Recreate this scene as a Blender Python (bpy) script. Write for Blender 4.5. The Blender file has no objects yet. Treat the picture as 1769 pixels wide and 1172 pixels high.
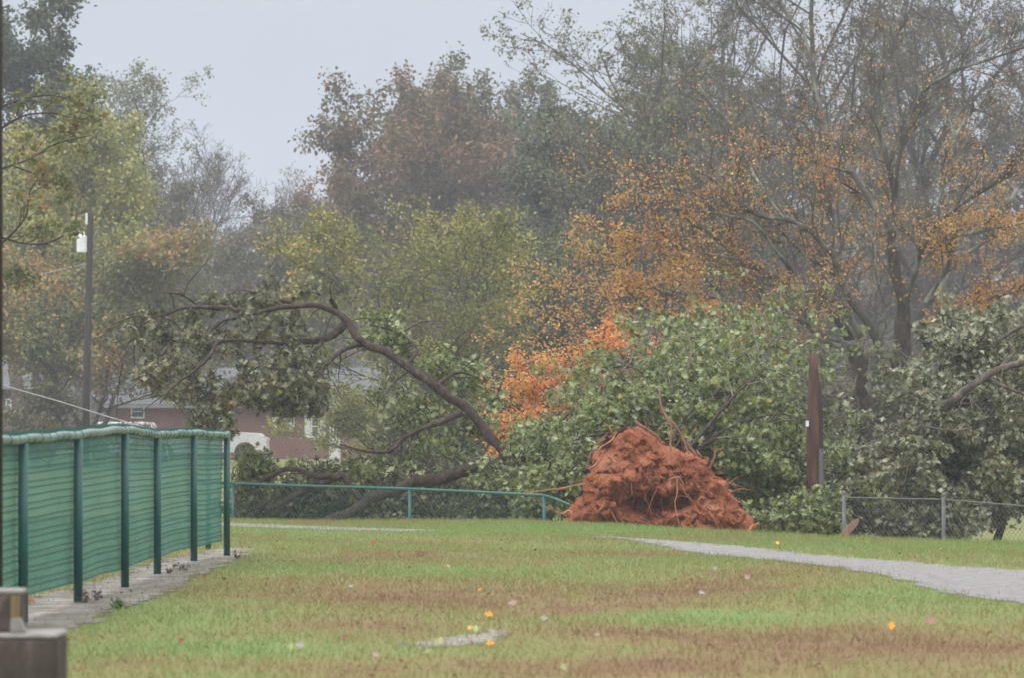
import bpy, math, random
import numpy as np
from mathutils import Vector, noise

# ------------------------------------------------------------------ camera, world, sun
S = bpy.context.scene
W_, H_ = 1769.0, 1172.0
F = 6600.0            # focal length in photo pixels
YH = 750.0            # horizon row
CZ = 1.25             # eye height
def P(px, py, D):
    return np.array([(px - W_ / 2) / F * D, D, CZ - (py - YH) / F * D])

cam = bpy.data.cameras.new("camera"); camo = bpy.data.objects.new("camera", cam)
S.collection.objects.link(camo)
camo.location = (0, 0, CZ); camo.rotation_euler = (math.radians(90), 0, 0)
cam.sensor_width = 36; cam.lens = F / W_ * 36
cam.shift_y = (YH - H_ / 2) / W_
cam.clip_start = 0.5; cam.clip_end = 3000
cam.dof.use_dof = True; cam.dof.focus_distance = 62; cam.dof.aperture_fstop = 5.6
S.camera = camo

SUN_EL, SUN_AZ = math.radians(52), math.radians(-30)
world = bpy.data.worlds.new("World"); S.world = world; world.use_nodes = True
nt = world.node_tree; N = nt.nodes; L = nt.links
bg = N["Background"]
sky = N.new("ShaderNodeTexSky"); sky.sky_type = 'NISHITA'; sky.sun_disc = False
sky.sun_elevation = SUN_EL; sky.sun_rotation = math.radians(180) + SUN_AZ
sky.air_density = 1.5; sky.dust_density = 3.0
tc = N.new("ShaderNodeTexCoord"); sx = N.new("ShaderNodeSeparateXYZ")
L.new(tc.outputs["Generated"], sx.inputs[0])
mx = N.new("ShaderNodeMath"); mx.operation = 'MAXIMUM'; mx.inputs[1].default_value = 0
L.new(sx.outputs["Z"], mx.inputs[0])
ma = N.new("ShaderNodeMath"); ma.operation = 'MULTIPLY_ADD'      # overcast sky: the zenith is brighter than the horizon
ma.inputs[1].default_value = 4.0; ma.inputs[2].default_value = 1.0
md = N.new("ShaderNodeMath"); md.operation = 'SUBTRACT'; md.inputs[1].default_value = .13; md.use_clamp = True
L.new(mx.outputs[0], md.inputs[0]); L.new(md.outputs[0], ma.inputs[0])
zc = N.new("ShaderNodeMix"); zc.data_type = 'RGBA'          # bluish near the horizon, neutral cloud overhead
zc.inputs[6].default_value = (5.2, 5.9, 7.3, 1); zc.inputs[7].default_value = (6.3, 6.25, 6.1, 1)
z2 = N.new("ShaderNodeMath"); z2.operation = 'MULTIPLY'; z2.use_clamp = True; z2.inputs[1].default_value = 3.0
L.new(mx.outputs[0], z2.inputs[0]); L.new(z2.outputs[0], zc.inputs[0])
vm = N.new("ShaderNodeVectorMath"); vm.operation = 'SCALE'
L.new(zc.outputs[2], vm.inputs[0])
cn = N.new("ShaderNodeTexNoise"); cn.inputs["Scale"].default_value = 9; cn.inputs["Detail"].default_value = 3
cmap = N.new("ShaderNodeMapping"); cmap.inputs["Scale"].default_value = (1, 1, 2.5)
L.new(tc.outputs["Generated"], cmap.inputs[0]); L.new(cmap.outputs[0], cn.inputs[0])      # faint banks in the cloud
cm = N.new("ShaderNodeMath"); cm.operation = 'MULTIPLY_ADD'; cm.inputs[1].default_value = .16; cm.inputs[2].default_value = .92
L.new(cn.outputs["Fac"], cm.inputs[0])
cs = N.new("ShaderNodeMath"); cs.operation = 'MULTIPLY'; L.new(cm.outputs[0], cs.inputs[0]); L.new(ma.outputs[0], cs.inputs[1])
L.new(cs.outputs[0], vm.inputs["Scale"])
mix = N.new("ShaderNodeMix"); mix.data_type = 'RGBA'; mix.inputs[0].default_value = 0.93
L.new(sky.outputs[0], mix.inputs[6]); L.new(vm.outputs[0], mix.inputs[7])
L.new(mix.outputs[2], bg.inputs["Color"]); bg.inputs["Strength"].default_value = 0.11

sun = bpy.data.lights.new("sun", 'SUN'); sun.energy = 1.4; sun.angle = math.radians(25); sun.color = (1, 0.96, 0.9)
suno = bpy.data.objects.new("sun", sun); S.collection.objects.link(suno)
suno.rotation_euler = (math.radians(90) - SUN_EL, 0, SUN_AZ)
S.view_settings.view_transform = 'Standard'; S.view_settings.look = 'None'
S.view_settings.exposure = 0; S.view_settings.gamma = 1
cy = S.cycles
cy.max_bounces = 6; cy.diffuse_bounces = 3; cy.glossy_bounces = 2; cy.transmission_bounces = 3
cy.volume_bounces = 0; cy.transparent_max_bounces = 8
cy.use_denoising = True; cy.denoising_input_passes = 'RGB_ALBEDO_NORMAL'; cy.denoising_prefilter = 'NONE'
S.render.film_transparent = False

cy.sample_clamp_indirect = 3; cy.filter_width = 1.7
rng = np.random.default_rng(7)
COL = S.collection

# ------------------------------------------------------------------ helpers
def link(o, parent=None):
    COL.objects.link(o)
    if parent is not None: o.parent = parent
    return o
def tag(o, label=None, cat=None, group=None, kind=None):
    if label: o["label"] = label
    if cat: o["category"] = cat
    if group: o["group"] = group
    if kind: o["kind"] = kind
    return o
def empty(name, label, cat, loc=(0, 0, 0), group=None):
    o = bpy.data.objects.new(name, None); link(o); o.location = loc
    o.empty_display_size = 0.2
    return tag(o, label, cat, group)
def mesh_np(name, verts, sizes, loops, mat, parent=None, smooth=False, mats=None, midx=None):
    """verts (N,3), sizes (F,), loops flat"""
    me = bpy.data.meshes.new(name)
    verts = np.asarray(verts, np.float32)
    off = np.zeros(3, np.float32)
    if parent is not None: off = np.array(parent.location, np.float32)
    verts = verts - off
    sizes = np.asarray(sizes, np.int32); loops = np.asarray(loops, np.int32)
    me.vertices.add(len(verts)); me.vertices.foreach_set("co", verts.ravel())
    me.loops.add(len(loops)); me.loops.foreach_set("vertex_index", loops)
    me.polygons.add(len(sizes))
    st = np.zeros(len(sizes), np.int32); st[1:] = np.cumsum(sizes)[:-1]
    me.polygons.foreach_set("loop_start", st)
    me.polygons.foreach_set("loop_total", sizes)
    if mats:
        for m in mats: me.materials.append(m)
        me.polygons.foreach_set("material_index", np.asarray(midx, np.int32))
    else: me.materials.append(mat)
    me.polygons.foreach_set("use_smooth", np.full(len(sizes), smooth))
    me.update(calc_edges=True)
    return link(bpy.data.objects.new(name, me), parent)

class MB:
    """collects simple solids into one mesh"""
    def __init__(s): s.v = []; s.s = []; s.l = []; s.m = []; s.n = 0
    def add(s, verts, faces, mi=0):
        s.v.append(np.asarray(verts, float))
        for f in faces:
            s.s.append(len(f)); s.l.extend([i + s.n for i in f]); s.m.append(mi)
        s.n += len(verts); return s
    def box(s, a, b, mi=0):
        x0, y0, z0 = a; x1, y1, z1 = b
        v = [(x0,y0,z0),(x1,y0,z0),(x1,y1,z0),(x0,y1,z0),(x0,y0,z1),(x1,y0,z1),(x1,y1,z1),(x0,y1,z1)]
        return s.add(v, [(0,3,2,1),(4,5,6,7),(0,1,5,4),(1,2,6,5),(2,3,7,6),(3,0,4,7)], mi)
    def tube(s, pts, rad, sides=8, mi=0, cap=True):
        pts = np.asarray(pts, float); k = len(pts)
        rad = np.full(k, rad) if np.isscalar(rad) else np.asarray(rad, float)
        v, q = tube_arrays(pts[None], rad[None], sides)
        f = [tuple(x) for x in q.reshape(-1, 4)]
        if cap:
            f.append(tuple(range(sides - 1, -1, -1))); f.append(tuple(range((k - 1) * sides, k * sides)))
        return s.add(v, f, mi)
    def prism(s, prof, y0, y1, mi=0):
        """profile in x,z extruded in y"""
        n = len(prof)
        v = [(x, y0, z) for x, z in prof] + [(x, y1, z) for x, z in prof]
        f = [tuple(range(n)), tuple(range(2 * n - 1, n - 1, -1))]
        f += [(i, i + n, (i + 1) % n + n, (i + 1) % n) for i in range(n)]
        return s.add(v, f, mi)
    def build(s, name, mat, parent=None, smooth=False, bevel=0, mats=None):
        o = mesh_np(name, np.vstack(s.v), s.s, s.l, mat, parent, smooth, mats, s.m if mats else None)
        if bevel:
            b = o.modifiers.new("bevel", 'BEVEL'); b.width = bevel; b.segments = 2; b.limit_method = 'ANGLE'
        return o

def tube_arrays(P_, R, sides):
    """P_ (N,K,3) R (N,K) -> verts, quads"""
    n, k, _ = P_.shape
    T = np.gradient(P_, axis=1); T /= np.linalg.norm(T, axis=2, keepdims=True) + 1e-9
    mean = P_[:, -1] - P_[:, 0]
    ref = np.where((np.abs(mean[:, 2]) > np.abs(mean[:, 0]))[:, None], np.array([[1., 0.1, 0]]), np.array([[0, 0.1, 1.]]))
    A = np.cross(T, ref[:, None, :]); A /= np.linalg.norm(A, axis=2, keepdims=True) + 1e-9
    B = np.cross(T, A)
    ang = np.arange(sides) / sides * 2 * math.pi
    V = P_[:, :, None, :] + R[:, :, None, None] * (A[:, :, None, :] * np.cos(ang)[None, None, :, None] + B[:, :, None, :] * np.sin(ang)[None, None, :, None])
    idx = np.arange(n * k * sides).reshape(n, k, sides)
    a = idx[:, :-1]; b = idx[:, 1:]
    Q = np.stack([a, np.roll(a, -1, 2), np.roll(b, -1, 2), b], -1)
    return V.reshape(-1, 3), Q.reshape(-1)

def tubes_object(name, groups, mat, parent):
    """groups: list of (P (N,K,3), R (N,K), sides)"""
    vs = []; ls = []; off = 0
    for Pp, R, s in groups:
        if len(Pp) == 0: continue
        v, q = tube_arrays(Pp, R, s); vs.append(v); ls.append(q + off); off += len(v)
    v = np.vstack(vs); l = np.concatenate(ls)
    return mesh_np(name, v, np.full(len(l) // 4, 4), l, mat, parent, True)

def unit(v): return v / (np.linalg.norm(v, axis=-1, keepdims=True) + 1e-9)

# leaf templates: (verts, faces)
def lobed():
    half = [(0.02, 0.0), (0.06, 0.16), (0.30, 0.14), (0.10, 0.30), (0.44, 0.46), (0.36, 0.54), (0.11, 0.52), (0.30, 0.78), (0.09, 0.74)]
    v = [(0, 0, 0)] + [(x, y, 0.30 * x) for x, y in half] + [(0, 1, -0.06)] + [(-x, y, 0.30 * x) for x, y in half]
    n = len(half)
    return np.array(v), [list(range(0, n + 2)), [0, n + 1] + list(range(2 * n + 1, n + 1, -1))]
def rhomb():
    return np.array([(0, 0, 0), (0.33, 0.45, 0.10), (0, 1, -0.05), (-0.33, 0.45, 0.10)]), [[0, 1, 2], [0, 2, 3]]
LOBED, RHOMB = lobed(), rhomb()

def leaves_object(name, pos, size, mat, parent, tmpl=RHOMB, up=0.5, droop=0.3, seed=1):
    r = np.random.default_rng(seed)
    n = len(pos)
    nrm = r.normal(size=(n, 3)); nrm[:, 2] += up * 1.5; nrm = unit(nrm)
    t = r.normal(size=(n, 3)); t[:, 2] -= droop
    t = unit(t - nrm * np.sum(t * nrm, 1, keepdims=True)); b = np.cross(nrm, t)
    tv, tf = tmpl
    size = np.asarray(size)
    wid = r.uniform(0.75, 1.15, n)[:, None, None]; fold = r.uniform(-0.5, 2.2, n)[:, None, None]
    V = pos[:, None, :] + size[:, None, None] * (tv[None, :, 0:1] * wid * b[:, None, :] + tv[None, :, 1:2] * t[:, None, :] + tv[None, :, 2:3] * fold * nrm[:, None, :])
    k = len(tv); base = np.arange(n)[:, None] * k
    fl = np.concatenate([np.array(f) for f in tf])
    loops = (base + fl[None]).ravel()
    sizes = np.tile(np.array([len(f) for f in tf]), n)
    return mesh_np(name, V.reshape(-1, 3), sizes, loops, mat, parent)

# ------------------------------------------------------------------ materials
def new_mat(name):
    m = bpy.data.materials.new(name); m.use_nodes = True
    return m, m.node_tree.nodes, m.node_tree.links, m.node_tree.nodes["Principled BSDF"]
def ramp(N, L, fac, stops):
    r = N.new("ShaderNodeValToRGB"); e = r.color_ramp.elements
    while len(e) < len(stops): e.new(0.5)
    for i, (p, c) in enumerate(stops):
        e[i].position = p; e[i].color = (*c, 1)
    L.new(fac, r.inputs[0]); return r.outputs[0]
def noise_fac(N, L, scale, detail=4, rough=0.6, stretch=None, dist=0):
    tc = N.new("ShaderNodeTexCoord"); n = N.new("ShaderNodeTexNoise")
    n.inputs["Scale"].default_value = scale; n.inputs["Detail"].default_value = detail
    n.inputs["Roughness"].default_value = rough; n.inputs["Distortion"].default_value = dist
    if stretch:
        mp = N.new("ShaderNodeMapping"); mp.inputs["Scale"].default_value = stretch
        L.new(tc.outputs["Object"], mp.inputs[0]); L.new(mp.outputs[0], n.inputs[0])
    else: L.new(tc.outputs["Object"], n.inputs[0])
    return n.outputs["Fac"]
def contrast(N, L, sock, lo, hi):
    mr = N.new("ShaderNodeMapRange"); mr.inputs[1].default_value = lo; mr.inputs[2].default_value = hi
    L.new(sock, mr.inputs[0]); return mr.outputs[0]
def math2(N, L, op, a, b):
    m = N.new("ShaderNodeMath"); m.operation = op
    for i, x in enumerate((a, b)):
        if isinstance(x, (int, float)): m.inputs[i].default_value = x
        else: L.new(x, m.inputs[i])
    return m.outputs[0]
def noise_mat(name, stops, scale, rough=0.8, stretch=None, bump=0, bscale=None, detail=5, spec=0.3, lo=0.3, hi=0.7, dist=0):
    m, N, L, b = new_mat(name)
    f = contrast(N, L, noise_fac(N, L, scale, detail, 0.65, stretch, dist), lo, hi)
    L.new(ramp(N, L, f, stops), b.inputs["Base Color"])
    b.inputs["Roughness"].default_value = rough; b.inputs["Specular IOR Level"].default_value = spec
    if bump:
        bp = N.new("ShaderNodeBump"); bp.inputs["Strength"].default_value = 0.8; bp.inputs["Distance"].default_value = bump
        L.new(noise_fac(N, L, bscale or scale * 3, 6, 0.7, stretch), bp.inputs["Height"]); L.new(bp.outputs[0], b.inputs["Normal"])
    return m
def leaf_mat(name, stops, under=None, rough=0.45, clump=0.6, cw=0.45, trans=0.25, spec=0.5):
    """colour by leaf (random per island) and by clump (noise in space)"""
    m, N, L, b = new_mat(name)
    g = N.new("ShaderNodeNewGeometry")
    cl = contrast(N, L, noise_fac(N, L, clump, 2, 0.5), 0.3, 0.7)
    f = math2(N, L, 'ADD', math2(N, L, 'MULTIPLY', g.outputs["Random Per Island"], 1 - cw), math2(N, L, 'MULTIPLY', cl, cw))
    c = ramp(N, L, f, stops)
    if under:
        mx = N.new("ShaderNodeMix"); mx.data_type = 'RGBA'
        L.new(g.outputs["Backfacing"], mx.inputs[0]); L.new(c, mx.inputs[6])
        m2 = N.new("ShaderNodeMix"); m2.data_type = 'RGBA'; m2.inputs[0].default_value = 0.75
        L.new(c, m2.inputs[6]); m2.inputs[7].default_value = (*under, 1)
        L.new(m2.outputs[2], mx.inputs[7]); c = mx.outputs[2]
    L.new(c, b.inputs["Base Color"]); b.inputs["Roughness"].default_value = rough
    b.inputs["Specular IOR Level"].default_value = spec
    tr = N.new("ShaderNodeBsdfTranslucent"); L.new(c, tr.inputs[0])
    ms = N.new("ShaderNodeMixShader"); ms.inputs[0].default_value = trans
    L.new(b.outputs[0], ms.inputs[1]); L.new(tr.outputs[0], ms.inputs[2])
    L.new(ms.outputs[0], N["Material Output"].inputs[0])
    return m
def plain(name, c, rough=0.6, spec=0.5, metal=0):
    return noise_mat(name, [(0, tuple(x * 0.82 for x in c)), (1, tuple(min(1, x * 1.12) for x in c))], 9, rough, spec=spec)

M = {}
M['bark_dark'] = noise_mat('bark_dark', [(0, (.022, .016, .014)), (.6, (.06, .043, .036)), (1, (.13, .105, .09))], 11, .9, (1, 1, .5), .045, 26)
M['bark_grey'] = noise_mat('bark_grey', [(0, (.035, .032, .028)), (.5, (.10, .098, .085)), (1, (.32, .33, .29))], 2.2, .9, (1, 1, .4), .02, 20)
M['bark_brown'] = noise_mat('bark_brown', [(0, (.05, .042, .036)), (1, (.13, .11, .10))], 5, .9, (1, 1, .4))
M['twig_grey'] = noise_mat('twig_grey', [(0, (.06, .046, .044)), (1, (.125, .10, .095))], 3, .9)
M['root'] = noise_mat('root_bark', [(0, (.22, .075, .04)), (.6, (.40, .165, .095)), (1, (.50, .26, .17))], 9, .85, bump=.01)
M['root_pale'] = noise_mat('root_pale', [(0, (.24, .095, .055)), (1, (.40, .20, .125))], 9, .8)
M['root_dark'] = noise_mat('root_dark', [(0, (.10, .045, .03)), (1, (.24, .12, .08))], 9, .85)
def clay():
    m, N, L, b = new_mat('red_clay')
    f1 = contrast(N, L, noise_fac(N, L, 2.2, 8, 0.72, None, .6), .3, .7)
    c1 = ramp(N, L, f1, [(0, (.20, .065, .038)), (.3, (.48, .165, .085)), (.62, (.68, .25, .125)), (1, (.74, .40, .28))])
    f2 = contrast(N, L, noise_fac(N, L, 22, 8, 0.75), .3, .75)
    mx = N.new("ShaderNodeMix"); mx.data_type = 'RGBA'; mx.blend_type = 'MULTIPLY'; mx.inputs[0].default_value = .6
    L.new(c1, mx.inputs[6]); L.new(ramp(N, L, f2, [(0, (.45, .38, .36)), (1, (1.15, 1.12, 1.1))]), mx.inputs[7])
    L.new(mx.outputs[2], b.inputs["Base Color"]); b.inputs["Roughness"].default_value = .9
    b.inputs["Specular IOR Level"].default_value = .2
    bp = N.new("ShaderNodeBump"); bp.inputs["Strength"].default_value = 1; bp.inputs["Distance"].default_value = .10
    L.new(noise_fac(N, L, 16, 9, .85), bp.inputs["Height"]); L.new(bp.outputs[0], b.inputs["Normal"])
    return m
M['clay'] = clay()

def lawn_green(X, D):
    """0 dormant brown .. 1 fresh green: the lawn's own patches, fixed in the ground"""
    px = X / np.maximum(D, 3) * F + W_ / 2; py = YH + F * CZ / np.maximum(D, 3)
    g = np.full(X.shape, .61)
    for x, y, rx, ry, a in [(620, 1024, 270, 20, -.52), (930, 1046, 260, 17, -.42), (1240, 1020, 230, 20, -.55), (720, 962, 190, 9, -.25), (1090, 962, 160, 8, -.25), (1450, 1115, 420, 30, -.5), (950, 1152, 420, 20, -.42), (560, 1085, 200, 14, -.35), (1050, 1092, 240, 15, -.3), (250, 1150, 120, 18, -.2), (1690, 1150, 150, 30, -.3),
                          (1500, 1030, 330, 17, .38), (560, 985, 260, 10, .25), (1200, 1066, 180, 12, .3), (330, 1075, 150, 22, .3), (950, 918, 700, 6, .42), (1500, 945, 400, 7, .35), (420, 1125, 150, 14, .25), (1250, 965, 260, 8, .25), (700, 1120, 500, 10, .12), (900, 1000, 260, 6, .2)]:
        g = g + a * .74 * np.exp(-((px - x) / rx) ** 2 - ((py - y) / ry) ** 2)
    return g
def point_attr(o, name, val):
    at = o.data.attributes.new(name, 'FLOAT', 'POINT'); at.data.foreach_set('value', np.asarray(val, np.float32))
def ground_cols(N, L, mult=1.0, island=False):
    """dormant patches and green patches of the lawn, in world metres"""
    at = N.new("ShaderNodeAttribute"); at.attribute_name = 'green'
    f1 = contrast(N, L, noise_fac(N, L, .8, 6, .72, (.8, .55, 1), .8), .28, .72)
    f2 = contrast(N, L, noise_fac(N, L, 5, 5, .75), .25, .75)
    f = math2(N, L, 'ADD', at.outputs["Fac"], math2(N, L, 'MULTIPLY', math2(N, L, 'SUBTRACT', f1, .5), .5))
    f = math2(N, L, 'ADD', f, math2(N, L, 'MULTIPLY', math2(N, L, 'SUBTRACT', f2, .5), .4))
    if island:
        g = N.new("ShaderNodeNewGeometry")
        f = math2(N, L, 'ADD', f, math2(N, L, 'MULTIPLY', math2(N, L, 'SUBTRACT', g.outputs["Random Per Island"], .5), .42))
    s = [(0.05, (.15, .082, .050)), (.28, (.178, .116, .060)), (.46, (.185, .162, .066)), (.68, (.165, .195, .066)), (.95, (.145, .22, .072))]
    return ramp(N, L, f, [(p, tuple(c * mult for c in q)) for p, q in s])
m, N, L, b = new_mat('lawn_soil'); L.new(ground_cols(N, L, .95), b.inputs["Base Color"]); b.inputs["Roughness"].default_value = .9
b.inputs["Specular IOR Level"].default_value = .2; M['soil'] = m
m, N, L, b = new_mat('grass_blade'); c = ground_cols(N, L, 1.35, True); L.new(c, b.inputs["Base Color"]); b.inputs["Roughness"].default_value = .5
b.inputs["Specular IOR Level"].default_value = .35
tr = N.new("ShaderNodeBsdfTranslucent"); L.new(c, tr.inputs[0]); ms = N.new("ShaderNodeMixShader"); ms.inputs[0].default_value = .3
L.new(b.outputs[0], ms.inputs[1]); L.new(tr.outputs[0], ms.inputs[2]); L.new(ms.outputs[0], N["Material Output"].inputs[0]); M['grass'] = m
M['gravel'] = noise_mat('gravel', [(0, (.11, .10, .10)), (.5, (.20, .19, .195)), (1, (.30, .29, .30))], 7, .7, bump=.012, bscale=50, detail=12, lo=.27, hi=.72)
M['gravel_strip'] = noise_mat('gravel_strip', [(0, (.11, .085, .06)), (.45, (.16, .14, .12)), (1, (.34, .33, .33))], 3.4, .7, bump=.01, bscale=50, detail=9)

# ------------------------------------------------------------------ terrain
def smooth(a, b, x):
    t = np.clip((x - a) / (b - a), 0, 1); return t * t * (3 - 2 * t)
CX = np.array([-30, -4, .12, 1.6, 2.97, 5.7, 12, 40.]); CD = np.array([57, 54.6, 53.0, 50.5, 47.3, 42.6, 36, 30.])
def ground_z(X, D):
    X = np.asarray(X, float); D = np.asarray(D, float)
    t = D - np.interp(X, CX, CD)
    z = -0.85 * smooth(0, 9, t) + 0.85 * smooth(85, 155, D)
    return z + 0.02 * np.sin(X * 1.3 + D * .5) * np.sin(D * .37 + 1)
def axis(spec):
    out = []
    for a, b, s in spec: out += list(np.arange(a, b, s))
    return np.array(out)
xs = axis([(-650, -60, 40), (-60, -16, 4), (-16, 16, .5), (16, 60, 4), (60, 651, 40)])
ys = axis([(-100, 0, 20), (0, 14, 2), (14, 66, .5), (66, 200, 4), (200, 651, 30)])
GX, GY = np.meshgrid(xs, ys)
gv = np.stack([GX, GY, ground_z(GX, GY)], -1).reshape(-1, 3)
nx, ny = len(xs), len(ys); ii = np.arange(nx * ny).reshape(ny, nx)
q = np.stack([ii[:-1, :-1], ii[:-1, 1:], ii[1:, 1:], ii[1:, :-1]], -1).reshape(-1)
g = mesh_np('ground', gv, np.full(len(q) // 4, 4), q, M['soil'], None, True); point_attr(g, 'green', lawn_green(gv[:, 0], gv[:, 1])); tag(g, kind='structure')

def inpoly(pts, poly):
    x, y = pts[:, 0], pts[:, 1]; r = np.zeros(len(pts), bool); n = len(poly)
    for i in range(n):
        x0, y0 = poly[i]; x1, y1 = poly[(i + 1) % n]
        c = ((y0 > y) != (y1 > y)) & (x < (x1 - x0) * (y - y0) / (y1 - y0 + 1e-12) + x0); r ^= c
    return r
def gp(px, py):      # pixel on the flat lawn
    D = F * CZ / (py - YH); return ((px - W_ / 2) / F * D, D)
def dense(pts, step=.25, jit=.05, seed=3):
    r = np.random.default_rng(seed); out = []
    for i in range(len(pts)):
        a = np.array(pts[i]); b = np.array(pts[(i + 1) % len(pts)]); n = max(1, int(np.linalg.norm(b - a) / step))
        for k in range(n): out.append(a + (b - a) * k / n + r.normal(size=2) * jit)
    return np.array(out)
def sheet(name, poly, dz, mat):
    """fill a traced outline with a fine grid strip that follows the ground"""
    x0, y0 = poly.min(0); x1, y1 = poly.max(0); x0, x1 = max(x0, -14), min(x1, 14); sx_, st = .025, .09
    X, Y = np.meshgrid(np.arange(x0, x1 + sx_, sx_), np.arange(y0, y1 + st, st))
    ny, nx = X.shape
    cx = (X[:-1, :-1] + sx_ / 2).ravel(); cyy = (Y[:-1, :-1] + st / 2).ravel()
    keep = inpoly(np.stack([cx, cyy], 1), poly)
    idx = np.arange(nx * ny).reshape(ny, nx)
    q = np.stack([idx[:-1, :-1], idx[:-1, 1:], idx[1:, 1:], idx[1:, :-1]], -1).reshape(-1, 4)[keep]
    v = np.stack([X, Y, ground_z(X, Y) + dz], -1).reshape(-1, 3)
    u, inv = np.unique(q, return_inverse=True)
    o = mesh_np(name, v[u], np.full(len(q), 4), inv.ravel(), mat, None, True); return tag(o, kind='structure')
path_px = [(2100, 1010), (1769, 984), (1650, 976), (1400, 959), (1200, 941), (1100, 934), (1015, 928.5),
           (1035, 933), (1100, 940), (1200, 957), (1400, 977), (1560, 1004), (1635, 1026), (1769, 1047), (2000, 1085), (2300, 1100)]
path_poly = dense([gp(*p) for p in path_px], .25, .05)
sheet('gravel_path', path_poly, .006, M['gravel'])
path2_poly = dense([gp(*p) for p in [(200, 904.5), (400, 906.5), (560, 910), (700, 914), (790, 918), (700, 920), (560, 917.5), (400, 913.5), (200, 911)]], .3, .06, 4)
tag(sheet('gravel_path', path2_poly, .006, M['gravel']), kind='structure')
strip_px = [(-250, 1130), (60, 1040), (150, 1008), (230, 988), (300, 965), (390, 948), (430, 952), (420, 968), (330, 1004), (262, 1038), (180, 1066), (100, 1088), (-150, 1172)]
strip_poly = dense([gp(*p) for p in strip_px], .16, .07, 5)
sheet('gravel_strip', strip_poly, .006, M['gravel_strip'])
patch_poly = dense([gp(*p) for p in [(705, 1114), (760, 1106), (800, 1102), (850, 1092), (885, 1096), (872, 1108), (830, 1114), (800, 1118), (740, 1121)]], .07, .05, 6)
M['gravel_pale'] = noise_mat('pale_gravel', [(0, (.15, .12, .09)), (.5, (.23, .21, .19)), (1, (.36, .35, .33))], 9, .7, bump=.008, bscale=50, detail=9)
sheet('bare_gravel_patch', patch_poly, .004, M['gravel_pale'])

# grass blades: nobody could count them
def grass():
    n = 640000
    D = np.sqrt(rng.uniform(16.5 ** 2, 60 ** 2, n)); X = rng.uniform(-1, 1, n) * (.136 * D + 4.5)
    pt = np.stack([X, D], 1) + rng.normal(size=(n, 2)) * np.array([.10, .22])
    bad = np.zeros(n, bool)
    for poly, k in ((path_poly, .985), (path2_poly, .85), (strip_poly, .93), (patch_poly, .22)):
        bad |= inpoly(pt, poly) & (rng.random(n) < k)
    t = D - np.interp(X, CX, CD)
    bad |= t > 6
    X, D, t = X[~bad], D[~bad], t[~bad]; n = len(X)
    tuft = np.sin(X * 2.1 + np.sin(D * 1.7)) * np.sin(D * 1.3 + np.cos(X * 1.9))
    h = rng.gamma(6, .004, n) * (1 + .35 * tuft) + .012; h *= np.where(np.abs(t) < 4, 1.5, 1)
    w = rng.uniform(.004, .0085, n); a = rng.uniform(0, 2 * math.pi, n)
    dx, dy = np.cos(a) * w / 2, np.sin(a) * w / 2
    ln = rng.normal(size=(n, 2)) * h[:, None] * .45
    z = ground_z(X, D) - .004
    v = np.stack([np.stack([X - dx, D - dy, z], 1), np.stack([X + dx, D + dy, z], 1), np.stack([X + ln[:, 0], D + ln[:, 1], z + h], 1)], 1).reshape(-1, 3)
    o = mesh_np('grass', v, np.full(n, 3), np.arange(3 * n), M['grass']); point_attr(o, 'green', np.repeat(lawn_green(X, D), 3)); tag(o, kind='stuff')
    tag(o, 'short patchy autumn lawn grass, green with brown dormant patches', 'grass')
grass()
M['litter'] = leaf_mat('leaf_litter', [(0, (.10, .06, .035)), (.5, (.20, .13, .07)), (.8, (.28, .20, .10)), (1, (.34, .24, .16))], clump=.7, cw=.2)
n = 2600; D = np.sqrt(rng.uniform(17 ** 2, 55 ** 2, n)); X = rng.uniform(-1, 1, n) * (.136 * D + 1)
pt = np.stack([X, D], 1); ok = ~(inpoly(pt, path_poly) | inpoly(pt, path2_poly) | (rng.random(n) < .3)); X, D = X[ok], D[ok]; n = len(X)
o = leaves_object('leaf_litter', np.stack([X, D, ground_z(X, D) + .018], 1), rng.uniform(.02, .05, n), M['litter'], None, RHOMB, 1.5, 0, 44)
tag(o, 'small bits of dry leaf scattered through the lawn', 'leaf litter', kind='stuff')

# ------------------------------------------------------------------ branch growing
def poly_at(Pp, R, t):
    """interpolate polylines (N,K,3) at t (N,M)"""
    n, k, _ = Pp.shape
    x = np.clip(t, 0, .9999) * (k - 1); i = x.astype(int); f = (x - i)[..., None]
    rows = np.arange(n)[:, None]
    a = Pp[rows, i]; b = Pp[rows, i + 1]
    return a + (b - a) * f, unit(b - a), R[rows, i] * (1 - f[..., 0]) + R[rows, i + 1] * f[..., 0]
def spawn(r, Pp, R, m, length, ang, up=.2, wob=.18, t0=.25, K=5, rmin=.004, rk=.55, taper=.35, droop=0):
    """m children on every polyline"""
    n = len(Pp); L_ = np.linalg.norm(np.diff(Pp, axis=1), axis=2).sum(1)
    t = t0 + (1 - t0) * (np.arange(m)[None] + r.uniform(0, 1, (n, m))) / m
    p, d, rr = poly_at(Pp, R, t)
    p = p.reshape(-1, 3); d = d.reshape(-1, 3); rr = rr.ravel()
    side = unit(np.cross(d, r.normal(size=d.shape)))
    th = r.normal(ang, .2 * ang, len(p))[:, None]
    d = d * np.cos(th) + side * np.sin(th); d[:, 2] += up - droop; d = unit(d)
    ln = (L_[:, None] * length * (1.15 - .6 * t) * r.uniform(.6, 1.25, (n, m))).ravel()
    out = [p]; cur = p
    for j in range(K - 1):
        d = unit(d + r.normal(size=d.shape) * wob + np.array([0, 0, up * .25 - droop * .5]))
        cur = cur + d * (ln / (K - 1))[:, None]; out.append(cur)
    P2 = np.stack(out, 1)
    r0 = np.maximum(rr * rk, rmin)
    R2 = r0[:, None] * np.linspace(1, taper, K)[None]; R2 = np.maximum(R2, rmin * .7)
    return P2, R2
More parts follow.
